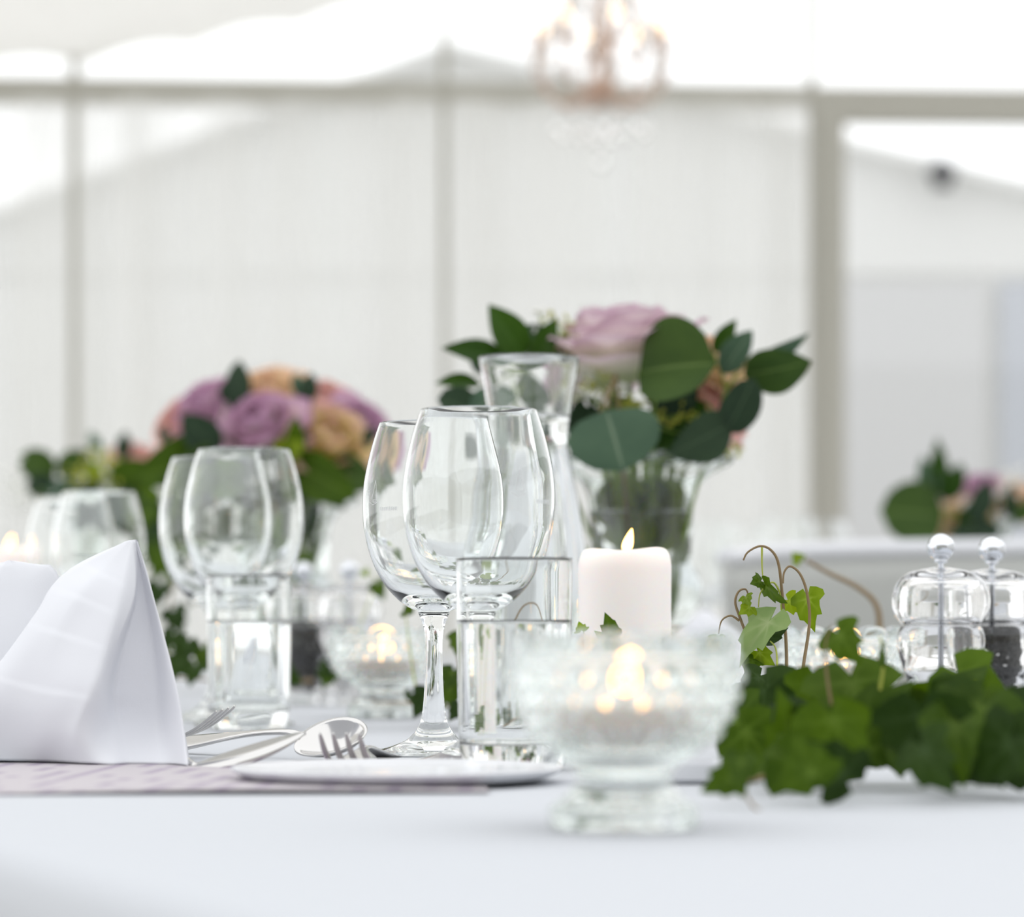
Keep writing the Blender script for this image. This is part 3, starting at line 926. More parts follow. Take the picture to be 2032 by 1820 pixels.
napkin(UN(1.95, 1.38, TZ), 'white folded napkin behind the clear mills, before the shell chair', radians(120), 0.72)
napkin(UN(3.35, 0.52, TZ), 'white folded napkin beside the far blurred wine glasses', 0.2, 0.9)

# ------------------------------------------------------------------ menu sheet, plates, cutlery
def paper_mat():
    m, nt, b, out = new_mat('printed_paper')
    N = nt.nodes.new; L = nt.links.new
    tc = N('ShaderNodeTexCoord')
    mp = N('ShaderNodeMapping'); mp.inputs['Rotation'].default_value = (0, 0, 0.12); L(tc.outputs['Object'], mp.inputs['Vector'])
    sx = N('ShaderNodeSeparateXYZ'); L(mp.outputs[0], sx.inputs[0])
    w = N('ShaderNodeMath'); w.operation = 'FRACT'
    mu = N('ShaderNodeMath'); mu.operation = 'MULTIPLY'; mu.inputs[1].default_value = 62.0
    L(sx.outputs['X'], mu.inputs[0]); L(mu.outputs[0], w.inputs[0])
    g = N('ShaderNodeMath'); g.operation = 'LESS_THAN'; g.inputs[1].default_value = 0.42
    L(w.outputs[0], g.inputs[0])
    fl = N('ShaderNodeMath'); fl.operation = 'FLOOR'; L(mu.outputs[0], fl.inputs[0])
    cx = N('ShaderNodeCombineXYZ'); L(fl.outputs[0], cx.inputs['X'])
    m3 = N('ShaderNodeMath'); m3.operation = 'MULTIPLY'; m3.inputs[1].default_value = 22.0
    L(sx.outputs['Y'], m3.inputs[0]); L(m3.outputs[0], cx.inputs['Y'])
    nz = N('ShaderNodeTexNoise'); nz.inputs['Scale'].default_value = 0.9; nz.inputs['Detail'].default_value = 1
    L(cx.outputs[0], nz.inputs['Vector'])
    g2 = N('ShaderNodeMath'); g2.operation = 'GREATER_THAN'; g2.inputs[1].default_value = 0.50
    L(nz.outputs['Fac'], g2.inputs[0])
    an = N('ShaderNodeMath'); an.operation = 'MULTIPLY'; L(g.outputs[0], an.inputs[0]); L(g2.outputs[0], an.inputs[1])
    mx = N('ShaderNodeMix'); mx.data_type = 'RGBA'
    mx.inputs[6].default_value = (0.49, 0.455, 0.48, 1); mx.inputs[7].default_value = (0.36, 0.31, 0.38, 1)
    L(an.outputs[0], mx.inputs[0]); L(mx.outputs[2], b.inputs['Base Color'])
    b.inputs['Roughness'].default_value = 0.7
    return m
M_PAPER = paper_mat()
def menu():
    c0 = T(972, 1.412); 
    ang = radians(3)
    w, h = 0.32, 0.297
    def fn(u, v):
        x, y = -w * u, h * v
        lift = 0.0012 + 0.0035 * max(0, 1 - u * 5) * max(0, 1 - v * 4) * 0 + 0.0012 * (1 - v) * sin(u * 5)
        return (x, y, lift)
    o = obj('menu_sheet', grid('menu_sheet', fn, 24, 12, M_PAPER), None, Matrix.Translation(c0) @ Matrix.Rotation(ang, 4, 'Z'))
    solid(o, 0.0004, 0)
    tag(o, 'printed menu sheet lying flat under the napkin and side plate', 'menu')
menu()
def plate(loc, r, h, label):
    pr = [(0, 0.0012), (r * .80, 0.0012), (r * .83, 0.0), (r * .88, 0.0), (r * .93, 0.0012), (r * .985, h * .62), (r, h - .0008), (r * .995, h), (r * .975, h), (r * .90, h * .72), (r * .80, 0.0030), (r * .5, 0.0026), (0, 0.0026)]
    o = obj('side_plate', lathe('side_plate', prof(pr, 4), 72, mat=M_PORC), None, Matrix.Translation(Vector(loc)))
    tag(o, label, 'plate')
plate(Vector((-0.0575, 1.512, TZ + 0.0024)), 0.083, 0.0058, 'small white porcelain side plate in front of the tumbler and fork')
def dish():
    t = obj('butter_dish', mesh_of('x', [(0, 0, 0)], []), None)
    bpy.data.objects.remove(t)
    w, d, h, k = 0.034, 0.03, 0.0095, 0.0025
    rows = []
    def rect(a, b, z, rad):
        pts = []
        for cx, cy, st in ((a - rad, b - rad, 0), (-a + rad, b - rad, 1), (-a + rad, -b + rad, 2), (a - rad, -b + rad, 3)):
            for i in range(5):
                th = (st + i / 4) * pi / 2
                pts.append((cx + rad * cos(th), cy + rad * sin(th), z))
        return pts
    rows = [rect(w * .9, d * .9, 0, .004), rect(w, d, .002, .005), rect(w + .001, d + .001, h, .005), rect(w - k, d - k, h, .004), rect(w - k - .001, d - k - .001, .004, .004)]
    n = len(rows[0])
    verts = [p for r in rows for p in r]
    faces = [tuple(range(n))[::-1], tuple((len(rows) - 1) * n + i for i in range(n))]
    for r in range(len(rows) - 1):
        for i in range(n):
            j = (i + 1) % n
            faces.append((r * n + i, r * n + j, (r + 1) * n + j, (r + 1) * n + i))
    o = obj('butter_dish', mesh_of('butter_dish', verts, faces, False, M_PORC), None, Matrix.Translation(T(1310, 1.52, E)))
    tag(o, 'small square white dish between the front candle bowl and the ivy', 'dish')
dish()

def strip(name, rows, th, mat):
    """flat bar from rows of (y, halfwidth, z); rounded slightly, thickness th"""
    verts, faces = [], []
    for (y, w, z, x) in rows:
        verts += [(x - w, y, z), (x - w * .6, y, z + th), (x + w * .6, y, z + th), (x + w, y, z), (x + w * .6, y, z - th), (x - w * .6, y, z - th)]
    n = 6
    for i in range(len(rows) - 1):
        for k in range(n):
            k2 = (k + 1) % n
            faces.append((i * n + k, (i + 1) * n + k, (i + 1) * n + k2, i * n + k2))
    faces.append(tuple(range(n))); faces.append(tuple((len(rows) - 1) * n + k for k in range(n))[::-1])
    return mesh_of(name, verts, faces, True, mat)
def fork(M, label):
    t = thing('fork', label, 'fork')
    t.matrix_basis = M
    t['group'] = 'steel forks'
    hr = prof([(-0.125, .0075, .002, 0), (-0.118, .0095, .002, 0), (-0.08, .0080, .005, 0), (-0.03, .0036, .010, 0), (-0.008, .0042, .0085, 0), (0.006, .0105, .0050, 0), (0.022, .0125, .0022, 0), (0.028, .0125, .0022, 0)], 4)
    obj('handle', strip('handle', hr, .0011, M_STEEL), t)
    for k in range(4):
        x = (-1.5 + k) * 0.0071
        tr = prof([(0.025, .0024, .0022, x), (0.040, .0021, .0045, x), (0.055, .0018, .0095, x), (0.068, .0012, .0170, x), (0.0715, .0006, .0195, x)], 3)
        obj('tine', strip('tine', tr, .0009, M_STEEL), t)
def frame_at(tip_target, tip_local, direction, tilt=0.0, roll=0.0):
    """matrix whose +Y points along direction, placed so that tip_local lands on tip_target"""
    d = Vector(direction); d.z = 0; d.normalize()
    a = math.atan2(d.y, d.x) - pi / 2
    M = Matrix.Rotation(a, 4, 'Z') @ Matrix.Rotation(tilt, 4, 'X') @ Matrix.Rotation(roll, 4, 'Y')
    off = Vector(tip_target) - (M @ Vector(tip_local))
    return Matrix.Translation(off) @ M
fork(frame_at(P(674, 1456, 1.622), (0, .0715, .0195), (-0.10, -1, 0), 0.02), 'steel fork lying with raised tines in front of the spoon')
fork(frame_at(P(448, 1407, 1.775), (0, .0715, .0195), (0.90, -0.42, 0), 0.06, 0.12), 'steel fork leaning out from behind the peaked napkin')
def spoon(M, label):
    t = thing('spoon', label, 'spoon')
    t.matrix_basis = M
    def bowlf(u, v):
        th = u * 2 * pi; r = v
        x = 0.0175 * r * cos(th) * (1 - 0.12 * sin(th)); y = 0.027 * r * sin(th)
        return (x, y, 0.0095 * (r * r - 1) + .010)
    b = obj('spoon_bowl', grid('spoon_bowl', bowlf, 40, 10, M_STEEL, True), t)
    solid(b, 0.0011, 0)
    hr = prof([(-0.026, .0032, .010, 0), (-0.040, .0026, .0125, 0), (-0.075, .0032, .010, 0), (-0.125, .0075, .003, 0), (-0.145, .0080, .001, 0), (-0.150, .0050, .001, 0)], 4)
    obj('handle', strip('handle', hr, .0011, M_STEEL), t)
spoon(frame_at(P(663, 1472, 1.745), (0, 0, 0.006), (0.72, -0.69, 0), 0.01, 0.66), 'steel spoon with shining concave bowl behind the fork tines')
def knife():
    t = thing('table_knife', 'broad steel knife blade propped beside the napkin', 'knife', T(384, 1.66))
    a = P(384, 1523, 1.655); b = P(604, 1459, 1.640)
    ax = (b - a); L = ax.length; ax.normalize()
    back = Vector((0.05, 0.92, 0.40)); wd = (back - ax * back.dot(ax)).normalized()
    nn = ax.cross(wd)
    # outline: (s along, low edge, high edge) in metres across
    rows = [(0.0, -.0020, .0022), (0.10, -.0052, .0035), (0.25, -.0085, .0045), (0.45, -.0105, .0050), (0.65, -.0100, .0050), (0.82, -.0070, .0045), (0.94, -.0030, .0035), (1.0, .0010, .0022)]
    rows = prof(rows, 4)
    verts, faces = [], []
    for s, lo, hi in rows:
        mid = (lo + hi) / 2
        c = a + ax * (s * L)
        verts += [c + wd * lo * 1.7, c + wd * mid * 1.7 + nn * .0011, c + wd * hi * 1.7, c + wd * mid * 1.7 - nn * .0011]
    for i in range(len(rows) - 1):
        for k in range(4):
            k2 = (k + 1) % 4
            faces.append((i * 4 + k, (i + 1) * 4 + k, (i + 1) * 4 + k2, i * 4 + k2))
    obj('blade', mesh_of('blade', verts, faces, True, M_STEEL), t, Matrix.Identity(4))
    h0 = a + Vector((0.001, 0, 0)); h1 = T(345, 1.700, 0.004); h2 = T(270, 1.735, 0.0045); h3 = T(120, 1.76, 0.0045)
    obj('handle', tube('handle', [h0, h1, h2, h3], [.0024, .0036, .0042, .0045], 10, M_STEEL), t, Matrix.Identity(4))
knife()

# ------------------------------------------------------------------ leaves and flowers
def leaf_mesh(name, wid, shape, curl=0.12, fold=0.12, nu=7, nv=9, wave=0.0):
    """leaf of length 1 along +Y, normal +Z; shape(v) half width 0..1"""
    verts, faces, vein = [], [], []
    US = [-1, -.72, -.4, -.06, 0, .06, .4, .72, 1]
    nu = 9
    for j in range(nv):
        v = j / (nv - 1)
        for i in range(nu):
            u = US[i]
            hw = shape(v) * wid
            verts.append((u * hw, v, fold * abs(u) * hw * 1.2 - curl * (v - 0.35) ** 2 + wave * sin(v * 9 + u * 2) * abs(u)))
            vein.append(0.75 if i == nu // 2 else 0.0)
    for j in range(nv - 1):
        for i in range(nu - 1):
            faces.append((j * nu + i, j * nu + i + 1, (j + 1) * nu + i + 1, (j + 1) * nu + i))
    me = mesh_of(name, verts, faces, True, L_EUC)
    attr(me, 'vein', vein)
    return me
LM_LANCE = leaf_mesh('leaf', 0.20, lambda v: (sin(pi * v ** 0.8) ** 0.9) if 0 < v < 1 else 0.02, 0.15, 0.25)
LM_ROUND = leaf_mesh('leaf', 0.46, lambda v: max(0.03, sqrt(max(0, 1 - (2 * v - 1) ** 2)) * (1.0 + 0.12 * (0.5 - v))), 0.25, 0.10, 9, 11, 0.012)
LM_ROUNDF = leaf_mesh('leaf', 0.47, lambda v: max(0.03, sqrt(max(0, 1 - (2 * v - 1) ** 2))), 0.2, 0.42, 9, 11, 0.012)
LM_OVAL = leaf_mesh('leaf', 0.34, lambda v: max(0.03, sin(pi * v ** 0.85) ** 0.75) if 0 < v < 1 else 0.03, 0.2, 0.14, 9, 11, 0.01)

def ivy_mesh(seed):
    rr = random.Random(seed)
    # outline in polar about the petiole joint; leaf of length ~1 along +Y
    lob = [(-180, .10), (-158, .40), (-128, .50), (-105, .62), (-88, .66), (-70, .50), (-52, .56), (-36, .72), (-24, .66), (-12, .82), (0, 1.0)]
    full = lob + [(-a, r) for a, r in lob[-2::-1]][:-1]
    pts = []
    for a, r in full:
        th = radians(90 - a) ; r2 = r * (1 + rr.uniform(-.07, .07)) * 0.72
        pts.append((r2 * cos(th), 0.28 + r2 * sin(th)))
    n = len(pts)
    verts, faces, vein = [], [], []
    c = (0, 0.28)
    def zf(x, y):
        return 0.20 * abs(x) - 0.35 * x * x - 0.22 * (y - .35) ** 2 + 0.03 * sin(9 * x + seed) * cos(7 * y)
    verts.append((0, .28, zf(0, .28))); vein.append(0.8)
    for f_ in (0.35, 0.7, 1.0):
        for k, (x, y) in enumerate(pts):
            xx = c[0] + (x - c[0]) * f_; yy = c[1] + (y - c[1]) * f_
            verts.append((xx, yy, zf(xx, yy)))
            tip = abs(full[k][0]) in (0, 36, 88, 158)
            vein.append((0.4 if tip else 0.0) * (1.15 - f_))
    for k in range(n):
        faces.append((0, 1 + (k + 1) % n, 1 + k))
    for ring in range(2):
        for k in range(n):
            a = 1 + ring * n
            faces.append((a + k, a + (k + 1) % n, a + n + (k + 1) % n, a + n + k))
    me = mesh_of('leaf', verts, faces, True, L_IVY_D)
    attr(me, 'vein', vein)
    return me
LM_IVY = [ivy_mesh(s) for s in range(4)]

def place_leaf(me, base, tip, parent, mat, roll=0.0, wscale=1.0, facing=None):
    """leaf from base to tip; its face is turned to the lens, then rolled about its own axis"""
    base = Vector(base); tip = Vector(tip)
    y = tip - base; L = y.length; y.normalize()
    view = (Vector((0, 0, CZ)) - base).normalized() if facing is None else Vector(facing).normalized()
    z = view - y * view.dot(y)
    if z.length < 1e-3:
        z = Vector((0, 0, 1)) - y * y.z
    z.normalize()
    x = y.cross(z)
    M = Matrix((x, y, z)).transposed().to_4x4()
    M = Matrix.Translation(base) @ M @ Matrix.Rotation(roll, 4, 'Y') @ Matrix.Diagonal((L * wscale, L, L, 1))
    return obj('leaf', me, parent, M, mat)

def leaf_px(me, b, t, parent, mat, roll=0.0, w=1.0):
    return place_leaf(me, P(*b), P(*t), parent, mat, roll, w)

# --- roses
def petal_mesh(name, cup, flare):
    nu, nv = 7, 8
    verts, faces, vv = [], [], []
    for j in range(nv):
        v = j / (nv - 1)
        for i in range(nu):
            u = i / (nu - 1) * 2 - 1
            hw = 0.62 * (0.35 + 0.65 * sin(pi * min(1, v * 0.72 + 0.10)))
            rr = sqrt(max(0, 1 - 0.22 * u * u * v))
            x = u * hw
            z = v * rr
            y = -cup * x * x * 1.2 + flare * max(0, v - 0.55) ** 1.6 * 2.2 + 0.28 * sin(v * pi * 0.75) + 0.06 * sin(u * 4.3 + v * 3) * v * v
            verts.append((x, y, z)); vv.append(v * (0.9 + 0.1 * abs(u)))
    for j in range(nv - 1):
        for i in range(nu - 1):
            faces.append((j * nu + i, j * nu + i + 1, (j + 1) * nu + i + 1, (j + 1) * nu + i))
    me = mesh_of(name, verts, faces, True, PT_LILAC)
    attr(me, 'v', vv)
    return me
PM_IN = petal_mesh('petal', 1.05, -0.10)
PM_MID = petal_mesh('petal', 0.75, 0.18)
PM_OUT = petal_mesh('petal', 0.45, 0.62)
SEPAL_STEM_R = 0.0022

def rose(center, axis, size, mat, label, stem_to=None, group='roses in the bouquets', open_=1.0, seed=0, base_drop=0.45):
    """bloom of diameter ~size centred at center, opening along axis"""
    rr = random.Random(seed + 11)
    axis = Vector(axis).normalized()
    base = Vector(center) - axis * size * base_drop
    t = thing('rose', label, 'rose', base if stem_to is None else stem_to, 0, group)
    rot = axis.to_track_quat('Z', 'Y').to_matrix().to_4x4()
    # layers: count, radius, petal size, tilt outward, mesh
    layers = [(3, .03, .52, -4, PM_IN, .20), (4, .075, .58, 4, PM_IN, .15), (5, .13, .64, 12, PM_MID, .10), (6, .19, .68, 22, PM_MID, .05), (7, .24, .70, 30 * open_, PM_OUT, 0.0), (6, .27, .64, 42 * open_, PM_OUT, -.03)]
    for li, (n, rad, ps, tilt, me, lift) in enumerate(layers):
        for k in range(n):
            a = 2 * pi * (k + rr.uniform(-.12, .12)) / n + li * 0.9
            s = ps * size * rr.uniform(.92, 1.06)
            tl = radians(tilt + rr.uniform(-5, 5))
            M = Matrix.Translation(base) @ rot @ Matrix.Rotation(a, 4, 'Z') @ Matrix.Translation((0, rad * size * .7, (lift + .02) * size)) @ Matrix.Rotation(-tl, 4, 'X') @ Matrix.Diagonal((s * 1.05, s, s, 1))
            obj('petal', me, t, M, mat)
    if stem_to is not None:
        mid = base.lerp(Vector(stem_to), .5) - axis * size * .05
        obj('stem', tube('stem', [base + axis * size * .06, base - axis * size * .18, mid, Vector(stem_to)], [.0035, .0024, .0022, .0022], 8, M_STEM, 5), t, Matrix.Identity(4))
    return t

def sprig(label, cat, root, joint, leaves, group, name='foliage_sprig', stem_mat=None, thick=.0016):
    """leaves: list of (mesh, base, tip, mat, roll, wscale) in photo px+D; a stem runs root -> joint and a twig to every leaf"""
    t = thing(name, label, cat, root, 0, group)
    sm = stem_mat or M_STEM
    obj('stem', tube('stem', [root, root.lerp(joint, .5) + Vector((0, 0, .004)), joint], [thick, thick, thick * .8], 6, sm, 6), t, Matrix.Identity(4))
    for me, b, tp, mt, roll, w in leaves:
        lo = leaf_px(me, b, tp, t, mt, roll, w)
        pb = P(*b)
        obj('twig', tube('twig', [joint, joint.lerp(pb, .5) + Vector((0, 0, .003)), pb], [thick * .8, thick * .6, thick * .45], 5, sm, 4), t, Matrix.Identity(4))
    return t

def blossoms(label, root, joint, centers, spread, n, mat, seed, r0=.0016, r1=.0028, petals=True):
    rr = random.Random(seed)
    t = thing('filler_flower', label, 'flower', root, 0, 'filler flowers')
    obj('stem', tube('stem', [root, root.lerp(joint, .6), joint], .0012, 6, M_STEM, 5), t, Matrix.Identity(4))
    verts, faces, sv, sf = [], [], [], []
    base = [Vector((0, 0, 1)), Vector((0, 0, -1))] + [Vector((cos(k * pi / 3), sin(k * pi / 3), 0.1)) for k in range(6)]
    fc = [(0, 2 + k, 2 + (k + 1) % 6) for k in range(6)] + [(1, 2 + (k + 1) % 6, 2 + k) for k in range(6)]
    for c in centers:
        c = P(*c)
        obj('twig', tube('twig', [joint, joint.lerp(c, .5), c], .0007, 5, M_STEM, 3), t, Matrix.Identity(4))
        for i in range(n):
            p = c + Vector((rr.gauss(0, 1), rr.gauss(0, 1), rr.gauss(0, .8))) * spread
            s = rr.uniform(r0, r1)
            q = Matrix.Rotation(rr.uniform(0, 6), 3, 'X') @ Matrix.Rotation(rr.uniform(0, 6), 3, 'Y')
            b = len(verts)
            verts += [p + q @ (v * s * Vector((1, 1, .6))[2] if False else q @ Vector((v.x * s, v.y * s, v.z * s * .7)) * 1.0 if False else q @ Vector((v.x * s, v.y * s, v.z * s * .7))) if False else p + q @ Vector((v.x * s, v.y * s, v.z * s * .7)) for v in base]
            faces += [tuple(b + k for k in f) for f in fc]
    o = obj('blossoms', mesh_of('blossoms', verts, faces, True, mat), t, Matrix.Identity(4))
    o['kind'] = 'stuff'
    return t

GS = 'foliage in the bouquets'
# ---- main bouquet
VB = T(VASE_PX, VASE_D)
def root(dx, dy=0.0, z=0.088):
    return VB + Vector((dx, dy, z))
D0 = 2.60
rose(P(1238, 668, 2.585), (-.10, -.12, 1), 0.088, PT_LILAC, 'large pale lilac rose at the top of the bouquet in the scalloped vase', root(-.008, .002), open_=.72, seed=1, base_drop=.44)
rose(P(1420, 715, 2.63), (.45, -.25, .85), 0.058, PT_PEACH, 'peach rose partly behind the big round eucalyptus leaf', root(.015, .010), seed=2)
rose(P(1420, 790, 2.62), (.6, -.45, .5), 0.052, PT_PINK, 'salmon pink rose low in the bouquet behind eucalyptus leaves', root(.012, -.010), seed=3)
rose(P(1180, 740, 2.66), (-.3, .2, .9), 0.055, PT_LILAC, 'small pale rose behind the large lilac rose', root(-.015, .015), seed=4)
sprig('glossy ruscus sprig with pointed upright leaves beside the carafe mouth', 'foliage', root(-.018, -.004), P(1040, 745, 2.60), [
    (LM_LANCE, (1042, 712, 2.60), (972, 603, 2.59), L_RUS, 0.35, 1.5),
    (LM_LANCE, (1068, 715, 2.59), (1103, 630, 2.58), L_RUS, -0.3, 1.35),
    (LM_LANCE, (1052, 720, 2.60), (1050, 655, 2.61), L_RUS, 0.9, 1.0),
    (LM_LANCE, (1010, 714, 2.60), (880, 687, 2.57), L_RUS, 0.55, 1.0),
    (LM_LANCE, (955, 760, 2.60), (866, 757, 2.57), L_RUS, 0.7, 0.9),
    (LM_LANCE, (1110, 735, 2.61), (1120, 660, 2.62), L_EUC, 0.4, 1.5),
], GS, 'ruscus_sprig')
sprig('dark eucalyptus sprig behind the carafe with round leaves', 'foliage', root(-.022, -.008), P(1010, 800, 2.58), [
    (LM_ROUND, (960, 822, 2.58), (875, 790, 2.55), L_EUC_D, 0.5, 0.75),
    (LM_OVAL, (1000, 735, 2.63), (930, 700, 2.65), L_EUC_D, 0.2, 1.0),
    (LM_OVAL, (1010, 775, 2.58), (930, 815, 2.56), L_EUC, 0.8, 1.1),
    (LM_OVAL, (1015, 760, 2.60), (1110, 800, 2.58), L_RUS, 0.4, 0.9),
    (LM_OVAL, (1030, 820, 2.60), (1120, 880, 2.56), L_RUS, 0.3, 1.0),
    (LM_OVAL, (1000, 850, 2.62), (940, 900, 2.60), L_EUC_D, 0.3, 1.0),
    (LM_OVAL, (1090, 700, 2.62), (1040, 640, 2.64), L_EUC_D, 0.2, 0.9),
], GS, 'eucalyptus_sprig')
sprig('eucalyptus sprig with one very large round leaf in front of the lilac rose', 'foliage', root(.004, -.014), P(1300, 790, 2.54), [
    (LM_ROUNDF, (1266, 738, 2.53), (1416, 716, 2.50), L_EUC_G, -0.50, 1.22),
    (LM_ROUND, (1280, 725, 2.56), (1375, 808, 2.54), L_EUC_D, 0.3, 0.85),
], GS, 'eucalyptus_sprig')
sprig('grey green eucalyptus leaf hanging over the vase lip on its pale twig', 'foliage', root(-.006, -.018), P(1222, 742, 2.54), [
    (LM_ROUND, (1203, 812, 2.50), (1236, 928, 2.475), L_EUC, -0.05, 1.48),
    (LM_OVAL, (1180, 850, 2.52), (1185, 925, 2.50), L_EUC_D, 0.9, 0.8),
], GS, 'eucalyptus_sprig', M_VINE)
sprig('eucalyptus sprig reaching out to the side with a pale green leaf', 'foliage', root(.018, -.004), P(1440, 775, 2.57), [
    (LM_OVAL, (1475, 745, 2.56), (1606, 722, 2.53), L_EUC_G, 0.35, 1.02),
    (LM_LANCE, (1480, 725, 2.57), (1608, 668, 2.56), L_EUC, 1.0, 1.2),
    (LM_OVAL, (1432, 742, 2.57), (1490, 655, 2.56), L_EUC, -0.3, 0.85),
    (LM_LANCE, (1415, 700, 2.59), (1462, 633, 2.59), L_RUS, 0.1, 1.15),
], GS, 'eucalyptus_sprig')
sprig('dark drooping eucalyptus sprig over the vase edge', 'foliage', root(.020, -.010), P(1420, 830, 2.55), [
    (LM_ROUND, (1440, 860, 2.54), (1497, 755, 2.52), L_EUC_D, 0.3, 0.72),
    (LM_OVAL, (1455, 838, 2.54), (1335, 902, 2.51), L_EUC_D, -0.35, 0.95),
    (LM_OVAL, (1400, 800, 2.56), (1330, 850, 2.57), L_RUS, 0.3, 0.9),
    (LM_OVAL, (1390, 850, 2.57), (1290, 900, 2.58), L_RUS, 0.2, 0.9),
    (LM_OVAL, (1350, 790, 2.60), (1290, 860, 2.61), L_EUC_D, 0.2, 1.1),
    (LM_OVAL, (1320, 770, 2.62), (1370, 850, 2.62), L_RUS, 0.2, 1.0),
    (LM_OVAL, (1200, 800, 2.62), (1130, 860, 2.60), L_EUC_D, 0.2, 1.1),
    (LM_OVAL, (1210, 790, 2.63), (1270, 870, 2.62), L_EUC_D, 0.2, 1.1),
], GS, 'eucalyptus_sprig')
blossoms('white filler flowers under the lilac rose', root(-.002, -.006), P(1210, 830, 2.56), [(1236, 768, 2.545), (1180, 795, 2.545), (1160, 775, 2.56), (1160, 745, 2.56), (1195, 800, 2.55), (1440, 880, 2.58)], .0042, 12, M_WHITEBL, 21)
blossoms('yellow green filler flowers among the leaves of the main bouquet', root(.004, .006), P(1260, 830, 2.57), [(1185, 760, 2.55), (1260, 800, 2.55), (1300, 830, 2.55), (1345, 825, 2.55), (1380, 830, 2.555), (1240, 810, 2.56), (1120, 660, 2.60), (1100, 640, 2.61), (1130, 690, 2.60), (1450, 895, 2.58)], .0062, 22, M_YELLBL, 22)
blossoms('creamy white bud spray rising behind the ruscus leaves', root(-.012, .008), P(1090, 690, 2.62), [(1070, 620, 2.63), (1085, 640, 2.63), (1140, 725, 2.58)], .005, 10, M_WHITEBL, 23)
# plain stems and leaves under water; lighter leaf colours make up for the shade there
for k in range(15):
    a = k * 2.4; rad = .012 + .022 * ((k * 7) % 15) / 14.0
    dx, dy = rad * cos(a), rad * sin(a)
    t = thing('cut_stem', 'green flower stem standing in the water of the scalloped vase', 'stem', root(-dx * .5, -dy * .5, .088), 0, 'cut stems in the main vase')
    top = VB + Vector((dx * 1.05, dy * 1.05, .225))
    obj('stem', tube('stem', [root(-dx * .5, -dy * .5, .088), VB + Vector((dx * .5, dy * .5, .15)), top], .0036, 8, M_STEM, 6), t, Matrix.Identity(4))
    wa = k * 0.86
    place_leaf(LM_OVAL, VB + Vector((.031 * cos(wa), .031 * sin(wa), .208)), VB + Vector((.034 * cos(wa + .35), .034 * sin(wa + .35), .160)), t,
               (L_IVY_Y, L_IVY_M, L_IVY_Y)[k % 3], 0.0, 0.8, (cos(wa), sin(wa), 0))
    for q in range(k % 3):
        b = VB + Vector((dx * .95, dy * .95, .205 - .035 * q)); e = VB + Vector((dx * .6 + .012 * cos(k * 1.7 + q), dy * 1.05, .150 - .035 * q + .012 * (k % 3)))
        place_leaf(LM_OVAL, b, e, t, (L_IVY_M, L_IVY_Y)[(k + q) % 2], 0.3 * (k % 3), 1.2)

# ---- domed bouquet on the far setting
V2 = T(V2_PX, V2_D)
def r2(dx, dy=0.0, z=0.09):
    return V2 + Vector((dx, dy, z))
def ax2(px, py):
    v = P(px, py, V2_D - .06) - (V2 + Vector((0, 0, .20)))
    v.y -= 0.05
    return v
for i, (px, py, D, s, m, lab) in enumerate((
        (512, 842, 3.33, .068, PT_MAUVE, 'mauve rose facing out at the centre of the domed bouquet'),
        (530, 782, 3.42, .066, PT_PEACH, 'peach yellow rose at the crown of the domed bouquet'),
        (405, 805, 3.40, .058, PT_MAUVE, 'mauve rose between the two dark leaves of the domed bouquet'),
        (362, 838, 3.42, .056, PT_PINK, 'pink rose behind the broad dark leaf of the domed bouquet'),
        (655, 872, 3.34, .066, PT_YELLOW, 'yellow rose with pink edge low in the domed bouquet'),
        (712, 842, 3.40, .056, PT_MAUVE, 'mauve rose at the rim of the domed bouquet beside the wine glass'),
        (640, 800, 3.44, .054, PT_PINK, 'coral pink rose behind the upright grey leaf'),
        (655, 835, 3.36, .040, PT_PINK, 'small coral rose above the yellow rose'),
        (590, 800, 3.46, .058, PT_PEACH, 'peach rose at the back of the domed bouquet'),
        (455, 800, 3.47, .055, PT_YELLOW, 'yellow rose at the back of the domed bouquet'))):
    a = .028 * cos(i * 2.3); b = .028 * sin(i * 2.3)
    rose(P(px, py, D), ax2(px, py), s, m, lab, r2(a * .7, b * .7), seed=30 + i, group='roses of the domed bouquet')
sprig('grey green eucalyptus sprig with a broad dark leaf on the domed bouquet', 'foliage', r2(-.01, -.01), P(430, 890, 3.33), [
    (LM_OVAL, (435, 900, 3.32), (362, 822, 3.31), L_EUC_D, -0.1, 1.05),
    (LM_OVAL, (462, 812, 3.36), (480, 712, 3.38), L_EUC_D, 0.35, 0.75),
    (LM_OVAL, (448, 800, 3.37), (455, 745, 3.38), L_EUC_D, -0.3, 0.8),
    (LM_ROUND, (345, 890, 3.40), (325, 840, 3.42), L_EUC, 0.3, 0.7),
], GS, 'eucalyptus_sprig')
sprig('upright eucalyptus twig standing above the peach rose', 'foliage', r2(.008, .006), P(605, 830, 3.37), [
    (LM_OVAL, (605, 800, 3.37), (620, 738, 3.38), L_EUC_D, 0.2, 0.85),
    (LM_OVAL, (600, 790, 3.37), (585, 738, 3.38), L_EUC, 0.2, 0.8),
    (LM_OVAL, (612, 815, 3.37), (600, 770, 3.36), L_EUC_D, -0.4, 0.9),
    (LM_OVAL, (640, 830, 3.36), (610, 812, 3.35), L_EUC_D, 0.2, 0.9),
    (LM_OVAL, (655, 820, 3.37), (672, 800, 3.38), L_EUC_D, 0.2, 0.9),
], GS, 'eucalyptus_sprig')
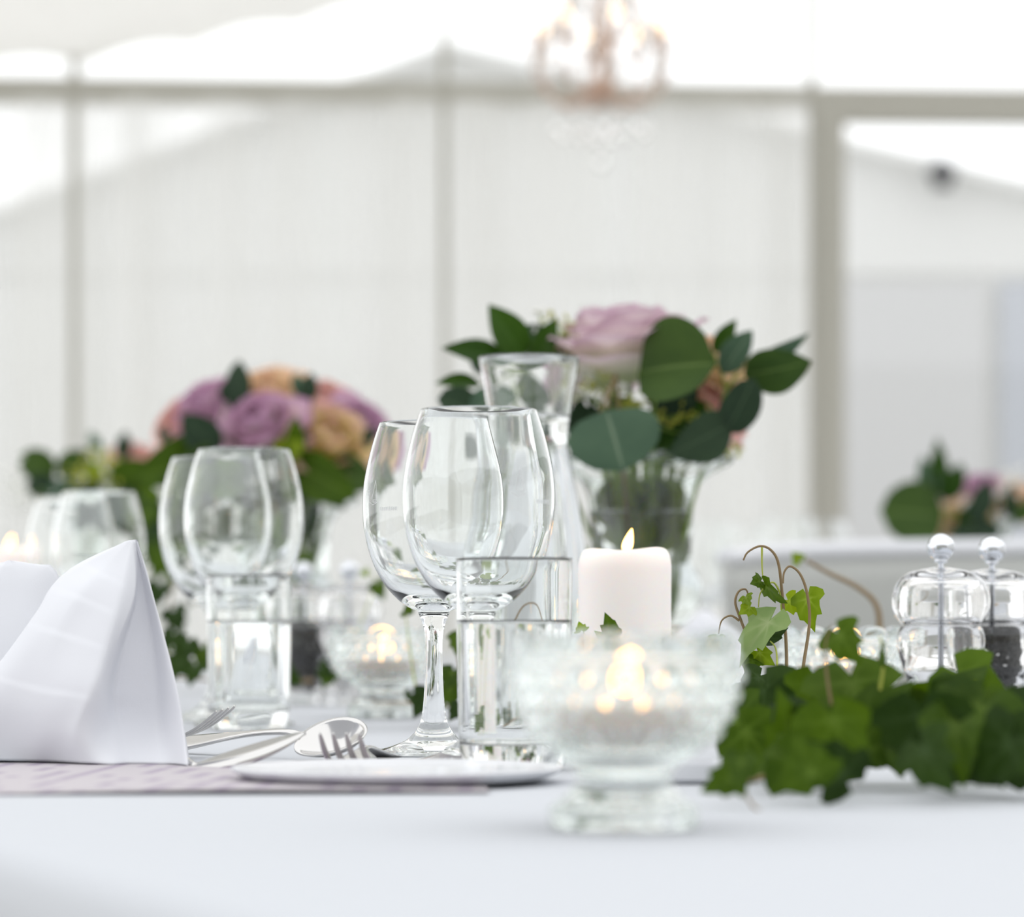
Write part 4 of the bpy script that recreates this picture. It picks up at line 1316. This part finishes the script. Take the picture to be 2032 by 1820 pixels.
sprig('light green leafy collar hanging below the domed bouquet', 'foliage', r2(.0, -.02), P(560, 925, 3.36), [
    (LM_OVAL, (545, 905, 3.31), (600, 880, 3.28), L_IVY_Y, 0.2, 0.9),
    (LM_OVAL, (575, 920, 3.31), (590, 830, 3.28), L_IVY_M, 0.5, 0.7),
    (LM_OVAL, (580, 915, 3.32), (700, 985, 3.26), L_IVY_M, 0.3, 0.8),
    (LM_OVAL, (620, 925, 3.34), (745, 960, 3.30), L_EUC_G, -0.3, 0.9),
    (LM_OVAL, (650, 930, 3.36), (750, 850, 3.36), L_EUC_D, 0.2, 0.6),
    (LM_OVAL, (520, 925, 3.34), (400, 985, 3.30), L_IVY_M, 0.3, 0.8),
    (LM_OVAL, (470, 910, 3.34), (330, 950, 3.30), L_EUC_G, -0.2, 0.9),
    (LM_OVAL, (430, 905, 3.34), (270, 945, 3.30), L_IVY_M, 0.3, 0.85),
    (LM_OVAL, (430, 890, 3.36), (310, 895, 3.34), L_IVY_M, 0.5, 0.8),
    (LM_OVAL, (590, 930, 3.36), (590, 1010, 3.33), L_EUC_D, 0.5, 0.9),
    (LM_OVAL, (500, 930, 3.38), (470, 1020, 3.36), L_EUC_D, 0.5, 0.9),
    (LM_OVAL, (640, 930, 3.38), (680, 1010, 3.36), L_EUC_G, 0.5, 0.9),
    (LM_OVAL, (450, 920, 3.38), (380, 1010, 3.36), L_EUC_D, 0.2, 1.1),
    (LM_OVAL, (420, 930, 3.40), (340, 1040, 3.38), L_EUC_D, 0.2, 1.1),
    (LM_OVAL, (560, 940, 3.40), (520, 1060, 3.38), L_EUC_D, 0.2, 1.1),
    (LM_OVAL, (600, 960, 3.40), (610, 1080, 3.38), L_RUS, 0.4, 0.9),
], GS, 'leafy_sprig')

# ---- low leafy bouquet far behind
V3 = T(V3_PX, V3_D)
def r3(dx, dy=0.0, z=0.09):
    return V3 + Vector((dx, dy, z))
sprig('dark round eucalyptus leaves at the edge of the low leafy bouquet', 'foliage', r3(-.01), P(160, 945, 4.1), [
    (LM_ROUND, (110, 945, 4.08), (42, 905, 4.05), L_EUC_G, 0.3, 0.9),
    (LM_ROUND, (150, 950, 4.08), (135, 895, 4.06), L_EUC_G, 0.1, 1.1),
    (LM_ROUND, (120, 985, 4.06), (55, 955, 4.04), L_EUC_D, 0.3, 0.9),
    (LM_OVAL, (160, 960, 4.04), (90, 1010, 4.0), L_EUC, 0.3, 1.0),
    (LM_OVAL, (240, 915, 4.1), (250, 855, 4.1), L_EUC_D, 0.1, 0.8),
    (LM_OVAL, (190, 915, 4.15), (185, 850, 4.2), L_EUC, 0.5, 0.5),
    (LM_OVAL, (170, 925, 4.15), (150, 885, 4.2), L_EUC_D, 0.2, 0.9),
], GS, 'eucalyptus_sprig')
sprig('light green leaves of the low leafy bouquet spreading towards the domed one', 'foliage', r3(.01), P(220, 955, 4.05), [
    (LM_OVAL, (215, 955, 4.0), (310, 925, 3.97), L_IVY_M, 0.2, 0.9),
    (LM_OVAL, (230, 975, 4.0), (320, 985, 3.97), L_IVY_M, -0.3, 0.9),
    (LM_OVAL, (215, 980, 4.0), (300, 1040, 3.97), L_EUC_D, 0.3, 0.9),
    (LM_OVAL, (200, 960, 4.0), (150, 1010, 3.97), L_IVY_D, 0.3, 1.0),
    (LM_OVAL, (205, 975, 4.02), (230, 1060, 4.0), L_EUC_D, 0.3, 1.0),
    (LM_OVAL, (195, 975, 4.02), (130, 1060, 4.0), L_EUC_D, 0.3, 1.0),
    (LM_OVAL, (240, 965, 4.05), (330, 1080, 4.0), L_EUC_D, 0.3, 0.9),
    (LM_OVAL, (180, 960, 4.02), (190, 915, 4.0), L_IVY_Y, 0.3, 0.9),
], GS, 'leafy_sprig')
rose(P(268, 908, 4.12), (.2, -.6, .8), .045, PT_PINK, 'small blurred pink rose in the low leafy bouquet', r3(.006), seed=60)
blossoms('pale yellow filler flowers in the low leafy bouquet', r3(0, -.01), P(200, 960, 4.05), [(190, 930, 4.02), (220, 925, 4.02), (175, 945, 4.02), (230, 945, 4.02)], .014, 26, M_YELLBL, 33, .003, .005)
blossoms('white filler flowers drooping beside the low leafy bouquet', r3(-.012, -.01), P(110, 980, 4.05), [(40, 985, 4.02), (20, 960, 4.04), (60, 1000, 4.02), (205, 915, 4.1)], .014, 26, M_WHITEBL, 34, .003, .005)

# ---- bouquet on the other table, behind the chair
V4 = T(V4_PX, V4_D)
def r4(dx, dy=0.0, z=0.09):
    return V4 + Vector((dx, dy, z))
sprig('upright narrow leaves and one wide leaf of the bouquet behind the white chair', 'foliage', r4(-.01), P(1860, 1010, 4.4), [
    (LM_ROUND, (1875, 1025, 4.36), (1752, 1012, 4.33), L_EUC_G, 0.25, 1.05),
    (LM_LANCE, (1862, 990, 4.38), (1862, 868, 4.38), L_RUS, 0.2, 0.85),
    (LM_LANCE, (1850, 990, 4.38), (1830, 905, 4.38), L_EUC, 0.2, 1.3),
    (LM_OVAL, (1872, 995, 4.38), (1912, 920, 4.38), L_RUS, 0.3, 0.85),
    (LM_OVAL, (1930, 1040, 4.34), (1965, 950, 4.34), L_EUC_D, 0.3, 0.8),
    (LM_OVAL, (1900, 1050, 4.36), (1940, 990, 4.36), L_RUS, 0.3, 0.8),
    (LM_OVAL, (2000, 1030, 4.36), (2010, 960, 4.36), L_EUC_D, 0.3, 0.7),
    (LM_OVAL, (1990, 1050, 4.36), (1880, 1060, 4.34), L_EUC_D, 0.3, 0.7),
    (LM_OVAL, (2010, 1040, 4.36), (2060, 980, 4.34), L_EUC_G, 0.3, 0.7),
], GS, 'leafy_sprig')
rose(P(1948, 975, 4.46), (-.1, -.3, .9), .070, PT_MAUVE, 'blurred mauve rose in the bouquet behind the white chair', r4(.0), seed=70)
rose(P(2030, 990, 4.44), (.3, -.4, .8), .065, PT_PEACH, 'blurred peach rose in the bouquet behind the white chair', r4(.012), seed=71)
rose(P(1915, 1035, 4.40), (-.2, -.8, .5), .055, PT_PEACH, 'blurred pale pink rose low in the bouquet behind the white chair', r4(-.012), seed=72)
blossoms('white filler flowers of the bouquet behind the white chair', r4(.005, -.01), P(1980, 1010, 4.38), [(2005, 965, 4.4), (1985, 990, 4.38), (1930, 1000, 4.36), (2020, 945, 4.42)], .012, 18, M_WHITEBL, 35, .003, .005)
# glasses on the other table, soft behind the chair
for i, (px, D) in enumerate(((1405, 5.0), (1470, 5.15), (1560, 4.75), (1625, 4.9))):
    wine_glass(T(px, D, E), 'very blurred wine glass on the other table above the chair back', 'wine glasses on the other table', 1.22)

# ------------------------------------------------------------------ ivy
def ivy_strand(label, base, vines, leaves, seed, name='ivy_garland', group='ivy laid along the table'):
    rr = random.Random(seed)
    t = thing(name, label, 'ivy', base, 0, group)
    for pts, rad, mt in vines:
        W = [P(*p) for p in pts]
        obj('vine', tube('vine', W, [rad * (1 - .55 * i / (len(W) - 1)) for i in range(len(W))], 6, mt, 6), t, Matrix.Identity(4))
    for lf in leaves:
        if len(lf) == 5:                      # centre form: cx, cy, D, size px, material
            cx, cy, D, sz, mt = lf
            sz *= 1.25
            a = rr.uniform(-pi, 0) * .8 - .3 if rr.random() < .75 else rr.uniform(0, pi)
            dx, dy = cos(a) * sz * .5, -sin(a) * sz * .5
            dd = rr.uniform(-.012, .012)
            b = (cx - dx, cy - dy, D + dd); e = (cx + dx, cy + dy, D - dd)
            roll = rr.uniform(-.8, .8)
        else:
            bx, by, ex, ey, D, mt, roll = lf
            b = (bx, by, D); e = (ex, ey, D - .008)
        B, Ee = P(*b), P(*e)
        zmin = TZ + .008
        sh = max(0.0, zmin - min(B.z, Ee.z))
        B.z += sh; Ee.z += sh
        place_leaf(rr.choice(LM_IVY), B, Ee, t, mt, roll, rr.uniform(.9, 1.1))
    return t
D_, M_, Y_, P_ = L_IVY_D, L_IVY_M, L_IVY_Y, L_IVY_P
ivy_strand('dense dark ivy garland in front of the mills and candle bowl', T(1720, 1.45), [
    ([(1440, 1560, 1.36), (1520, 1540, 1.40), (1620, 1500, 1.45), (1750, 1480, 1.46), (1900, 1470, 1.46), (2080, 1460, 1.44)], .0015, M_VINE),
    ([(1500, 1440, 1.62), (1600, 1450, 1.52), (1720, 1450, 1.47), (1850, 1480, 1.42), (2060, 1530, 1.36)], .0015, M_VINE),
    ([(1640, 1610, 1.30), (1560, 1618, 1.29), (1500, 1605, 1.295), (1475, 1565, 1.31)], .0010, M_VINE),
], [
    (1475, 1545, 1395, 1580, 1.31, M_, .2), (1470, 1540, 1475, 1625, 1.30, M_, -.3),
    (1500, 1500, 1.46, 120, M_), (1545, 1470, 1.48, 110, D_), (1490, 1440, 1.58, 110, M_), (1465, 1400, 1.62, 90, D_), (1535, 1400, 1.60, 120, D_),
    (1560, 1520, 1.42, 130, M_), (1600, 1580, 1.34, 130, M_), (1650, 1600, 1.32, 110, D_), (1620, 1480, 1.42, 140, D_), (1665, 1520, 1.38, 140, M_),
    (1600, 1410, 1.54, 120, D_), (1625, 1385, 1.53, 100, M_), (1660, 1410, 1.50, 130, D_), (1700, 1395, 1.48, 150, M_), (1740, 1420, 1.46, 150, M_),
    (1760, 1470, 1.44, 120, M_), (1700, 1470, 1.43, 140, M_), 
    (1800, 1440, 1.50, 130, M_), (1850, 1430, 1.50, 150, M_), (1890, 1385, 1.53, 150, M_), (1930, 1370, 1.54, 130, M_), (1955, 1430, 1.50, 150, Y_),
    (1905, 1440, 1.47, 150, M_), (1970, 1470, 1.46, 150, M_), (2010, 1480, 1.45, 150, D_), (1870, 1500, 1.42, 160, D_), (1930, 1510, 1.40, 170, M_),
    (1990, 1530, 1.38, 170, D_), (1840, 1560, 1.36, 150, D_), (1900, 1580, 1.35, 140, M_), (1980, 1585, 1.34, 120, D_), (2030, 1560, 1.36, 140, D_),
    (1540, 1560, 1.40, 90, M_), (1820, 1500, 1.43, 120, M_), (1680, 1440, 1.46, 120, M_), (2040, 1440, 1.47, 140, D_), (1570, 1450, 1.50, 110, D_),
    (1600, 1610, 1.30, 100, M_), (1850, 1600, 1.305, 110, D_), (1510, 1480, 1.5, 100, M_), (1480, 1490, 1.52, 90, M_),
], 91)
ivy_strand('light young ivy tendrils curling upward before the beaded candle bowl', T(1545, 1.80), [
    ([(1570, 1470, 1.76), (1562, 1360, 1.78), (1560, 1280, 1.80), (1553, 1190, 1.80), (1545, 1120, 1.80), (1530, 1092, 1.80), (1508, 1084, 1.80), (1484, 1096, 1.80), (1475, 1112, 1.80)], .0012, M_VINE),
    ([(1512, 1086, 1.80), (1512, 1120, 1.80), (1514, 1150, 1.80)], .0007, M_VINEG),
    ([(1585, 1460, 1.76), (1592, 1340, 1.78), (1606, 1240, 1.79), (1602, 1180, 1.79), (1588, 1140, 1.79), (1568, 1124, 1.79), (1556, 1136, 1.79), (1554, 1158, 1.79)], .0012, M_VINE),
    ([(1530, 1460, 1.76), (1502, 1340, 1.79), (1488, 1280, 1.80), (1468, 1225, 1.80), (1459, 1195, 1.80), (1466, 1174, 1.80), (1480, 1170, 1.80), (1487, 1188, 1.80)], .0011, M_VINE),
    ([(1467, 1232, 1.80), (1450, 1222, 1.80), (1432, 1232, 1.80), (1426, 1258, 1.80)], .0008, M_VINE),
    ([(1553, 1190, 1.80), (1535, 1156, 1.80), (1510, 1175, 1.80), (1505, 1205, 1.80)], .0007, M_VINEG),
    ([(1540, 1470, 1.75), (1542, 1340, 1.77), (1540, 1290, 1.78), (1528, 1272, 1.78)], .0008, M_VINEG),
], [
    (1548, 1205, 1463, 1312, 1.79, P_, .95), (1515, 1152, 1490, 1158, 1.80, M_, .3), (1508, 1150, 1556, 1200, 1.80, M_, 1.1),
    (1600, 1165, 1612, 1250, 1.80, Y_, .5), (1555, 1185, 1595, 1215, 1.81, Y_, .3), (1500, 1270, 1565, 1250, 1.80, D_, .9),
    (1478, 1180, 1486, 1200, 1.80, Y_, .2), (1495, 1200, 1468, 1218, 1.80, Y_, .1), (1495, 1285, 1535, 1320, 1.79, Y_, .3), (1500, 1300, 1480, 1340, 1.79, M_, .2),
    (1428, 1258, 1405, 1282, 1.80, P_, .9), (1520, 1330, 1470, 1380, 1.76, D_, .3), (1540, 1340, 1560, 1400, 1.76, M_, .4), (1500, 1360, 1460, 1430, 1.74, D_, .3),
    (1510, 1380, 1540, 1440, 1.73, D_, .2), (1480, 1400, 1500, 1470, 1.72, M_, .5), (1450, 1420, 1462, 1490, 1.71, D_, .4), (1560, 1400, 1600, 1440, 1.73, D_, .4),
    (1580, 1370, 1640, 1390, 1.74, M_, .5), (1530, 1430, 1500, 1490, 1.70, D_, .4), (1550, 1440, 1570, 1500, 1.70, D_, .4), (1470, 1450, 1440, 1500, 1.70, D_, .4),
], 92, 'ivy_tendril')
ivy_strand('single ivy shoot hanging in front of the beaded bowl with one heart-shaped leaf', T(1680, 1.46), [
    ([(1650, 1400, 1.46), (1640, 1330, 1.46), (1640, 1270, 1.46), (1652, 1240, 1.46)], .0008, M_VINE),
    ([(1740, 1400, 1.47), (1752, 1330, 1.47), (1750, 1280, 1.47), (1745, 1262, 1.47)], .0010, M_VINEG),
], [(1650, 1238, 1706, 1316, 1.46, M_, .25), (1748, 1280, 1758, 1330, 1.47, M_, 1.2)], 93, 'ivy_tendril')
ivy_strand('thin brown tendril with a yellow tip leaning towards the salt mill', T(1740, 2.5), [
    ([(1745, 1432, 2.5), (1744, 1300, 2.5), (1742, 1210, 2.5), (1705, 1168, 2.5), (1640, 1135, 2.5), (1600, 1112, 2.5)], .0032, M_VINE),
], [(1590, 1118, 1572, 1096, 2.5, Y_, .2), (1740, 1300, 1720, 1340, 2.5, M_, .2)], 98, 'ivy_tendril')
ivy_strand('small ivy shoot rising before the pillar candle', T(1205, 1.87), [
    ([(1220, 1500, 1.86), (1216, 1380, 1.87), (1212, 1300, 1.88), (1204, 1262, 1.88)], .0009, M_VINEG),
    ([(1190, 1500, 1.86), (1172, 1340, 1.87), (1160, 1262, 1.88), (1152, 1240, 1.88)], .0006, M_VINEG),
], [(1214, 1275, 1203, 1218, 1.88, M_, .5), (1214, 1290, 1182, 1252, 1.88, Y_, .6), (1155, 1256, 1150, 1236, 1.88, Y_, .2), (1220, 1420, 1250, 1470, 1.86, M_, .3), (1210, 1400, 1170, 1450, 1.86, M_, .3)], 94, 'ivy_tendril')
ivy_strand('ivy sprays lying behind the tall wine glass and tumbler', T(900, 2.30), [
    ([(1120, 1440, 2.10), (1030, 1420, 2.15), (950, 1410, 2.22), (880, 1400, 2.32), (800, 1395, 2.40), (700, 1390, 2.60)], .0018, M_VINE),
    ([(930, 1410, 2.22), (915, 1340, 2.23), (905, 1280, 2.24), (912, 1240, 2.24)], .0010, M_VINE),
    ([(960, 1420, 2.2), (985, 1340, 2.1), (1010, 1260, 2.0), (1040, 1205, 1.98), (1075, 1200, 1.98), (1092, 1235, 1.98)], .0010, M_VINE),
    ([(830, 1400, 2.3), (815, 1300, 2.32), (805, 1220, 2.33)], .0009, M_VINEG),
], [
    (860, 1370, 820, 1425, 2.30, D_, .3), (890, 1350, 900, 1410, 2.28, M_, .4), (870, 1390, 850, 1430, 2.26, M_, .2), (905, 1320, 880, 1370, 2.27, M_, .4),
    (930, 1380, 950, 1430, 2.2, M_, .3), (945, 1330, 960, 1380, 2.2, M_, .4), (912, 1250, 905, 1300, 2.24, M_, .5), (940, 1270, 965, 1330, 2.2, Y_, .4),
    (985, 1380, 1010, 1430, 2.18, M_, .4), (1000, 1340, 980, 1390, 2.15, M_, .4), (1050, 1390, 1090, 1430, 2.12, D_, .3), (1110, 1390, 1100, 1440, 2.08, D_, .3),
    (960, 1300, 930, 1350, 2.2, D_, .4), (805, 1225, 815, 1190, 2.33, M_, .8), (750, 1380, 720, 1410, 2.62, D_, .3), (820, 1370, 790, 1400, 2.62, D_, .3),
    (920, 1400, 890, 1435, 2.22, D_, .3), (970, 1410, 940, 1440, 2.2, D_, .3), (1150, 1400, 1170, 1440, 2.05, M_, .3), (1190, 1410, 1230, 1440, 2.05, D_, .3),
], 95)
ivy_strand('ivy clump behind the peaked napkin beside the water tumbler', T(370, 2.75), [
    ([(620, 1350, 2.75), (520, 1360, 2.72), (420, 1350, 2.72), (330, 1345, 2.75), (250, 1340, 2.8)], .0018, M_VINE),
    ([(690, 1300, 2.72), (730, 1200, 2.72), (745, 1150, 2.72), (722, 1130, 2.72)], .0008, M_VINEG),
], [
    (380, 1260, 350, 1320, 2.70, D_, .3), (400, 1275, 410, 1330, 2.70, M_, .3), (360, 1300, 340, 1350, 2.69, D_, .2), (390, 1310, 375, 1360, 2.68, D_, .3), (420, 1290, 440, 1350, 2.70, D_, .4),
    (350, 1250, 320, 1290, 2.74, D_, .3), (630, 1320, 665, 1345, 2.66, D_, .5), (660, 1330, 640, 1365, 2.66, M_, .3), (745, 1150, 760, 1190, 2.72, M_, .5), (470, 1300, 500, 1350, 2.72, D_, .4),
    (540, 1310, 520, 1360, 2.72, D_, .4), (300, 1280, 280, 1340, 2.76, D_, .4), (330, 1270, 300, 1310, 2.76, M_, .4), (560, 1330, 600, 1360, 2.72, D_, .4), (722, 1130, 728, 1145, 2.72, Y_, .3),
], 96)
ivy_strand('ivy trailing down from the domed bouquet to the cloth', T(500, 3.25), [
    ([(420, 1000, 3.3), (380, 1080, 3.26), (340, 1180, 3.22), (330, 1300, 3.2), (320, 1380, 3.18)], .0016, M_VINE),
    ([(560, 1000, 3.3), (590, 1080, 3.26), (610, 1180, 3.22), (600, 1300, 3.2), (610, 1380, 3.18)], .0016, M_VINE),
], [
    (380, 1040, 340, 1100, 3.26, D_, .3), (360, 1090, 330, 1160, 3.24, M_, .3), (330, 1080, 305, 1150, 3.26, M_, .3), (400, 1050, 420, 1120, 3.26, D_, .3), (320, 1150, 300, 1210, 3.22, D_, .3),
    (430, 1020, 450, 1090, 3.28, D_, .3), (500, 1040, 520, 1110, 3.28, D_, .3), (560, 1040, 600, 1100, 3.26, M_, .4), (540, 1060, 560, 1120, 3.24, D_, .4), (600, 1090, 580, 1150, 3.22, M_, .4),
    (310, 1050, 290, 1110, 3.28, D_, .3), (295, 1000, 280, 1060, 3.3, M_, .4), (350, 1020, 300, 1040, 3.3, D_, .4), (460, 1060, 440, 1130, 3.26, D_, .4), (480, 1120, 500, 1180, 3.24, M_, .3),
    (400, 1130, 380, 1200, 3.22, D_, .3), (340, 1200, 360, 1260, 3.2, D_, .3), (590, 1160, 610, 1210, 3.22, D_, .3),
], 97)

# ------------------------------------------------------------------ white shell chair
def chair():
    c = Vector((0.49, 3.46, 0))
    face = math.atan2(-0.72, -0.55)           # direction the sitter would look
    t = thing('shell_chair', 'white shell chair with curved back at the far side of the table', 'chair', c, face - pi / 2)
    zt = CZ + 0.088
    Rr = 0.27
    def back(u, v):
        a = radians(-100 + 200 * u)
        h = 0.42 + (zt - 0.42) * v
        r = Rr * (0.86 + 0.14 * v)
        hh = h - 0.10 * (abs(2 * u - 1) ** 3) * v * 0.15
        return (r * sin(a), -r * cos(a) * 0.92, hh)
    b = obj('backrest', grid('backrest', back, 48, 14, M_CHAIR), t)
    solid(b, 0.012, 0)
    rim = [back(u / 24, 1.0) for u in range(25)]
    obj('back_rim', tube('back_rim', rim, 0.0125, 10, M_PORC, 3), b)  # paler than the shell: light on the top edge put into its colour
    def seat(u, v):
        th = u * 2 * pi
        r = v * 0.245
        return (r * cos(th), r * sin(th) * 1.0 + 0.01, 0.445 - 0.02 * (1 - v) ** 2)
    s = obj('seat', grid('seat', seat, 40, 8, M_CHAIR, True), t)
    solid(s, 0.02)
    for sx in (-1, 1):
        for sy in (-1, 1):
            obj('leg', tube('leg', [(sx * .13, sy * .13, .43), (sx * .20, sy * .20, .004)], [.016, .010], 10, M_CHAIRLEG, 4), t)
chair()

# ------------------------------------------------------------------ chandelier
def chandelier():
    Dc = 7.5
    cpt = P(1193, 200, Dc)
    t = thing('chandelier', 'copper chandelier with candle bulbs and hanging crystals', 'chandelier', cpt)
    z0 = cpt.z
    I = Matrix.Translation(cpt)
    col = [(0, -.02), (.012, -.015), (.026, .0), (.034, .02), (.020, .045), (.012, .07), (.018, .10), (.026, .13), (.014, .17), (.010, .24), (.018, .30), (.012, .36), (.022, .42), (.008, .48), (0, .50)]
    obj('column', lathe('column', prof(col, 3), 20, mat=M_COPPER), t, I)
    chain_top = 0.95
    obj('chain', tube('chain', [(0, 0, .48), (0, 0, .7), (0, 0, chain_top)], .006, 8, M_COPPER, 3), t, I)
    bead = lathe('crystal', prof([(0, -.036), (.008, -.024), (.012, -.008), (.007, .012), (.002, .020), (0, .021)], 2), 8, mat=M_CRYSTAL, smooth=False)
    bulbm = lathe('bulb', prof([(0, 0), (.006, .004), (.008, .014), (.006, .028), (.002, .040), (0, .042)], 3), 16, mat=M_BULB)
    cupm = lathe('candle_cup', prof([(0, 0), (.010, 0), (.018, .010), (.020, .014), (.008, .012), (.007, .055), (0, .055)], 3), 16, mat=M_COPPER)
    n = 8
    for k in range(n):
        a = 2 * pi * k / n + .2
        d = Vector((cos(a), sin(a), 0))
        arm = obj('arm', tube('arm', [d * .015 + Vector((0, 0, .05)), d * .07 + Vector((0, 0, -.005)), d * .13 + Vector((0, 0, .01)), d * .165 + Vector((0, 0, .07)), d * .165 + Vector((0, 0, .115))], [.008, .006, .005, .004, .004], 8, M_COPPER, 5), t, I)
        obj('candle_cup', cupm, arm, I @ Matrix.Translation(d * .165 + Vector((0, 0, .115))))
        obj('bulb', bulbm, arm, I @ Matrix.Translation(d * .165 + Vector((0, 0, .170))))
        for rr_, zz in ((.165, .09), (.11, -.03), (.06, -.04)):
            obj('crystal', bead, t, I @ Matrix.Translation(d * rr_ + Vector((0, 0, zz - .03))))
        d2 = Vector((cos(a + .39), sin(a + .39), 0))
        # upper swags
        obj('swag', tube('swag', [d2 * .02 + Vector((0, 0, .42)), d2 * .10 + Vector((0, 0, .24)), d2 * .165 + Vector((0, 0, .14))], .0030, 6, M_COPPER, 5), t, I)
        for f_, zz in ((.075, .25), (.125, .18), (.165, .11)):
            obj('crystal', bead, t, I @ Matrix.Translation(d2 * f_ + Vector((0, 0, zz))))
    for k, zz in enumerate((-.05, -.09, -.14)):
        obj('crystal', bead, t, I @ Matrix.Translation(Vector((0, 0, zz))))
chandelier()
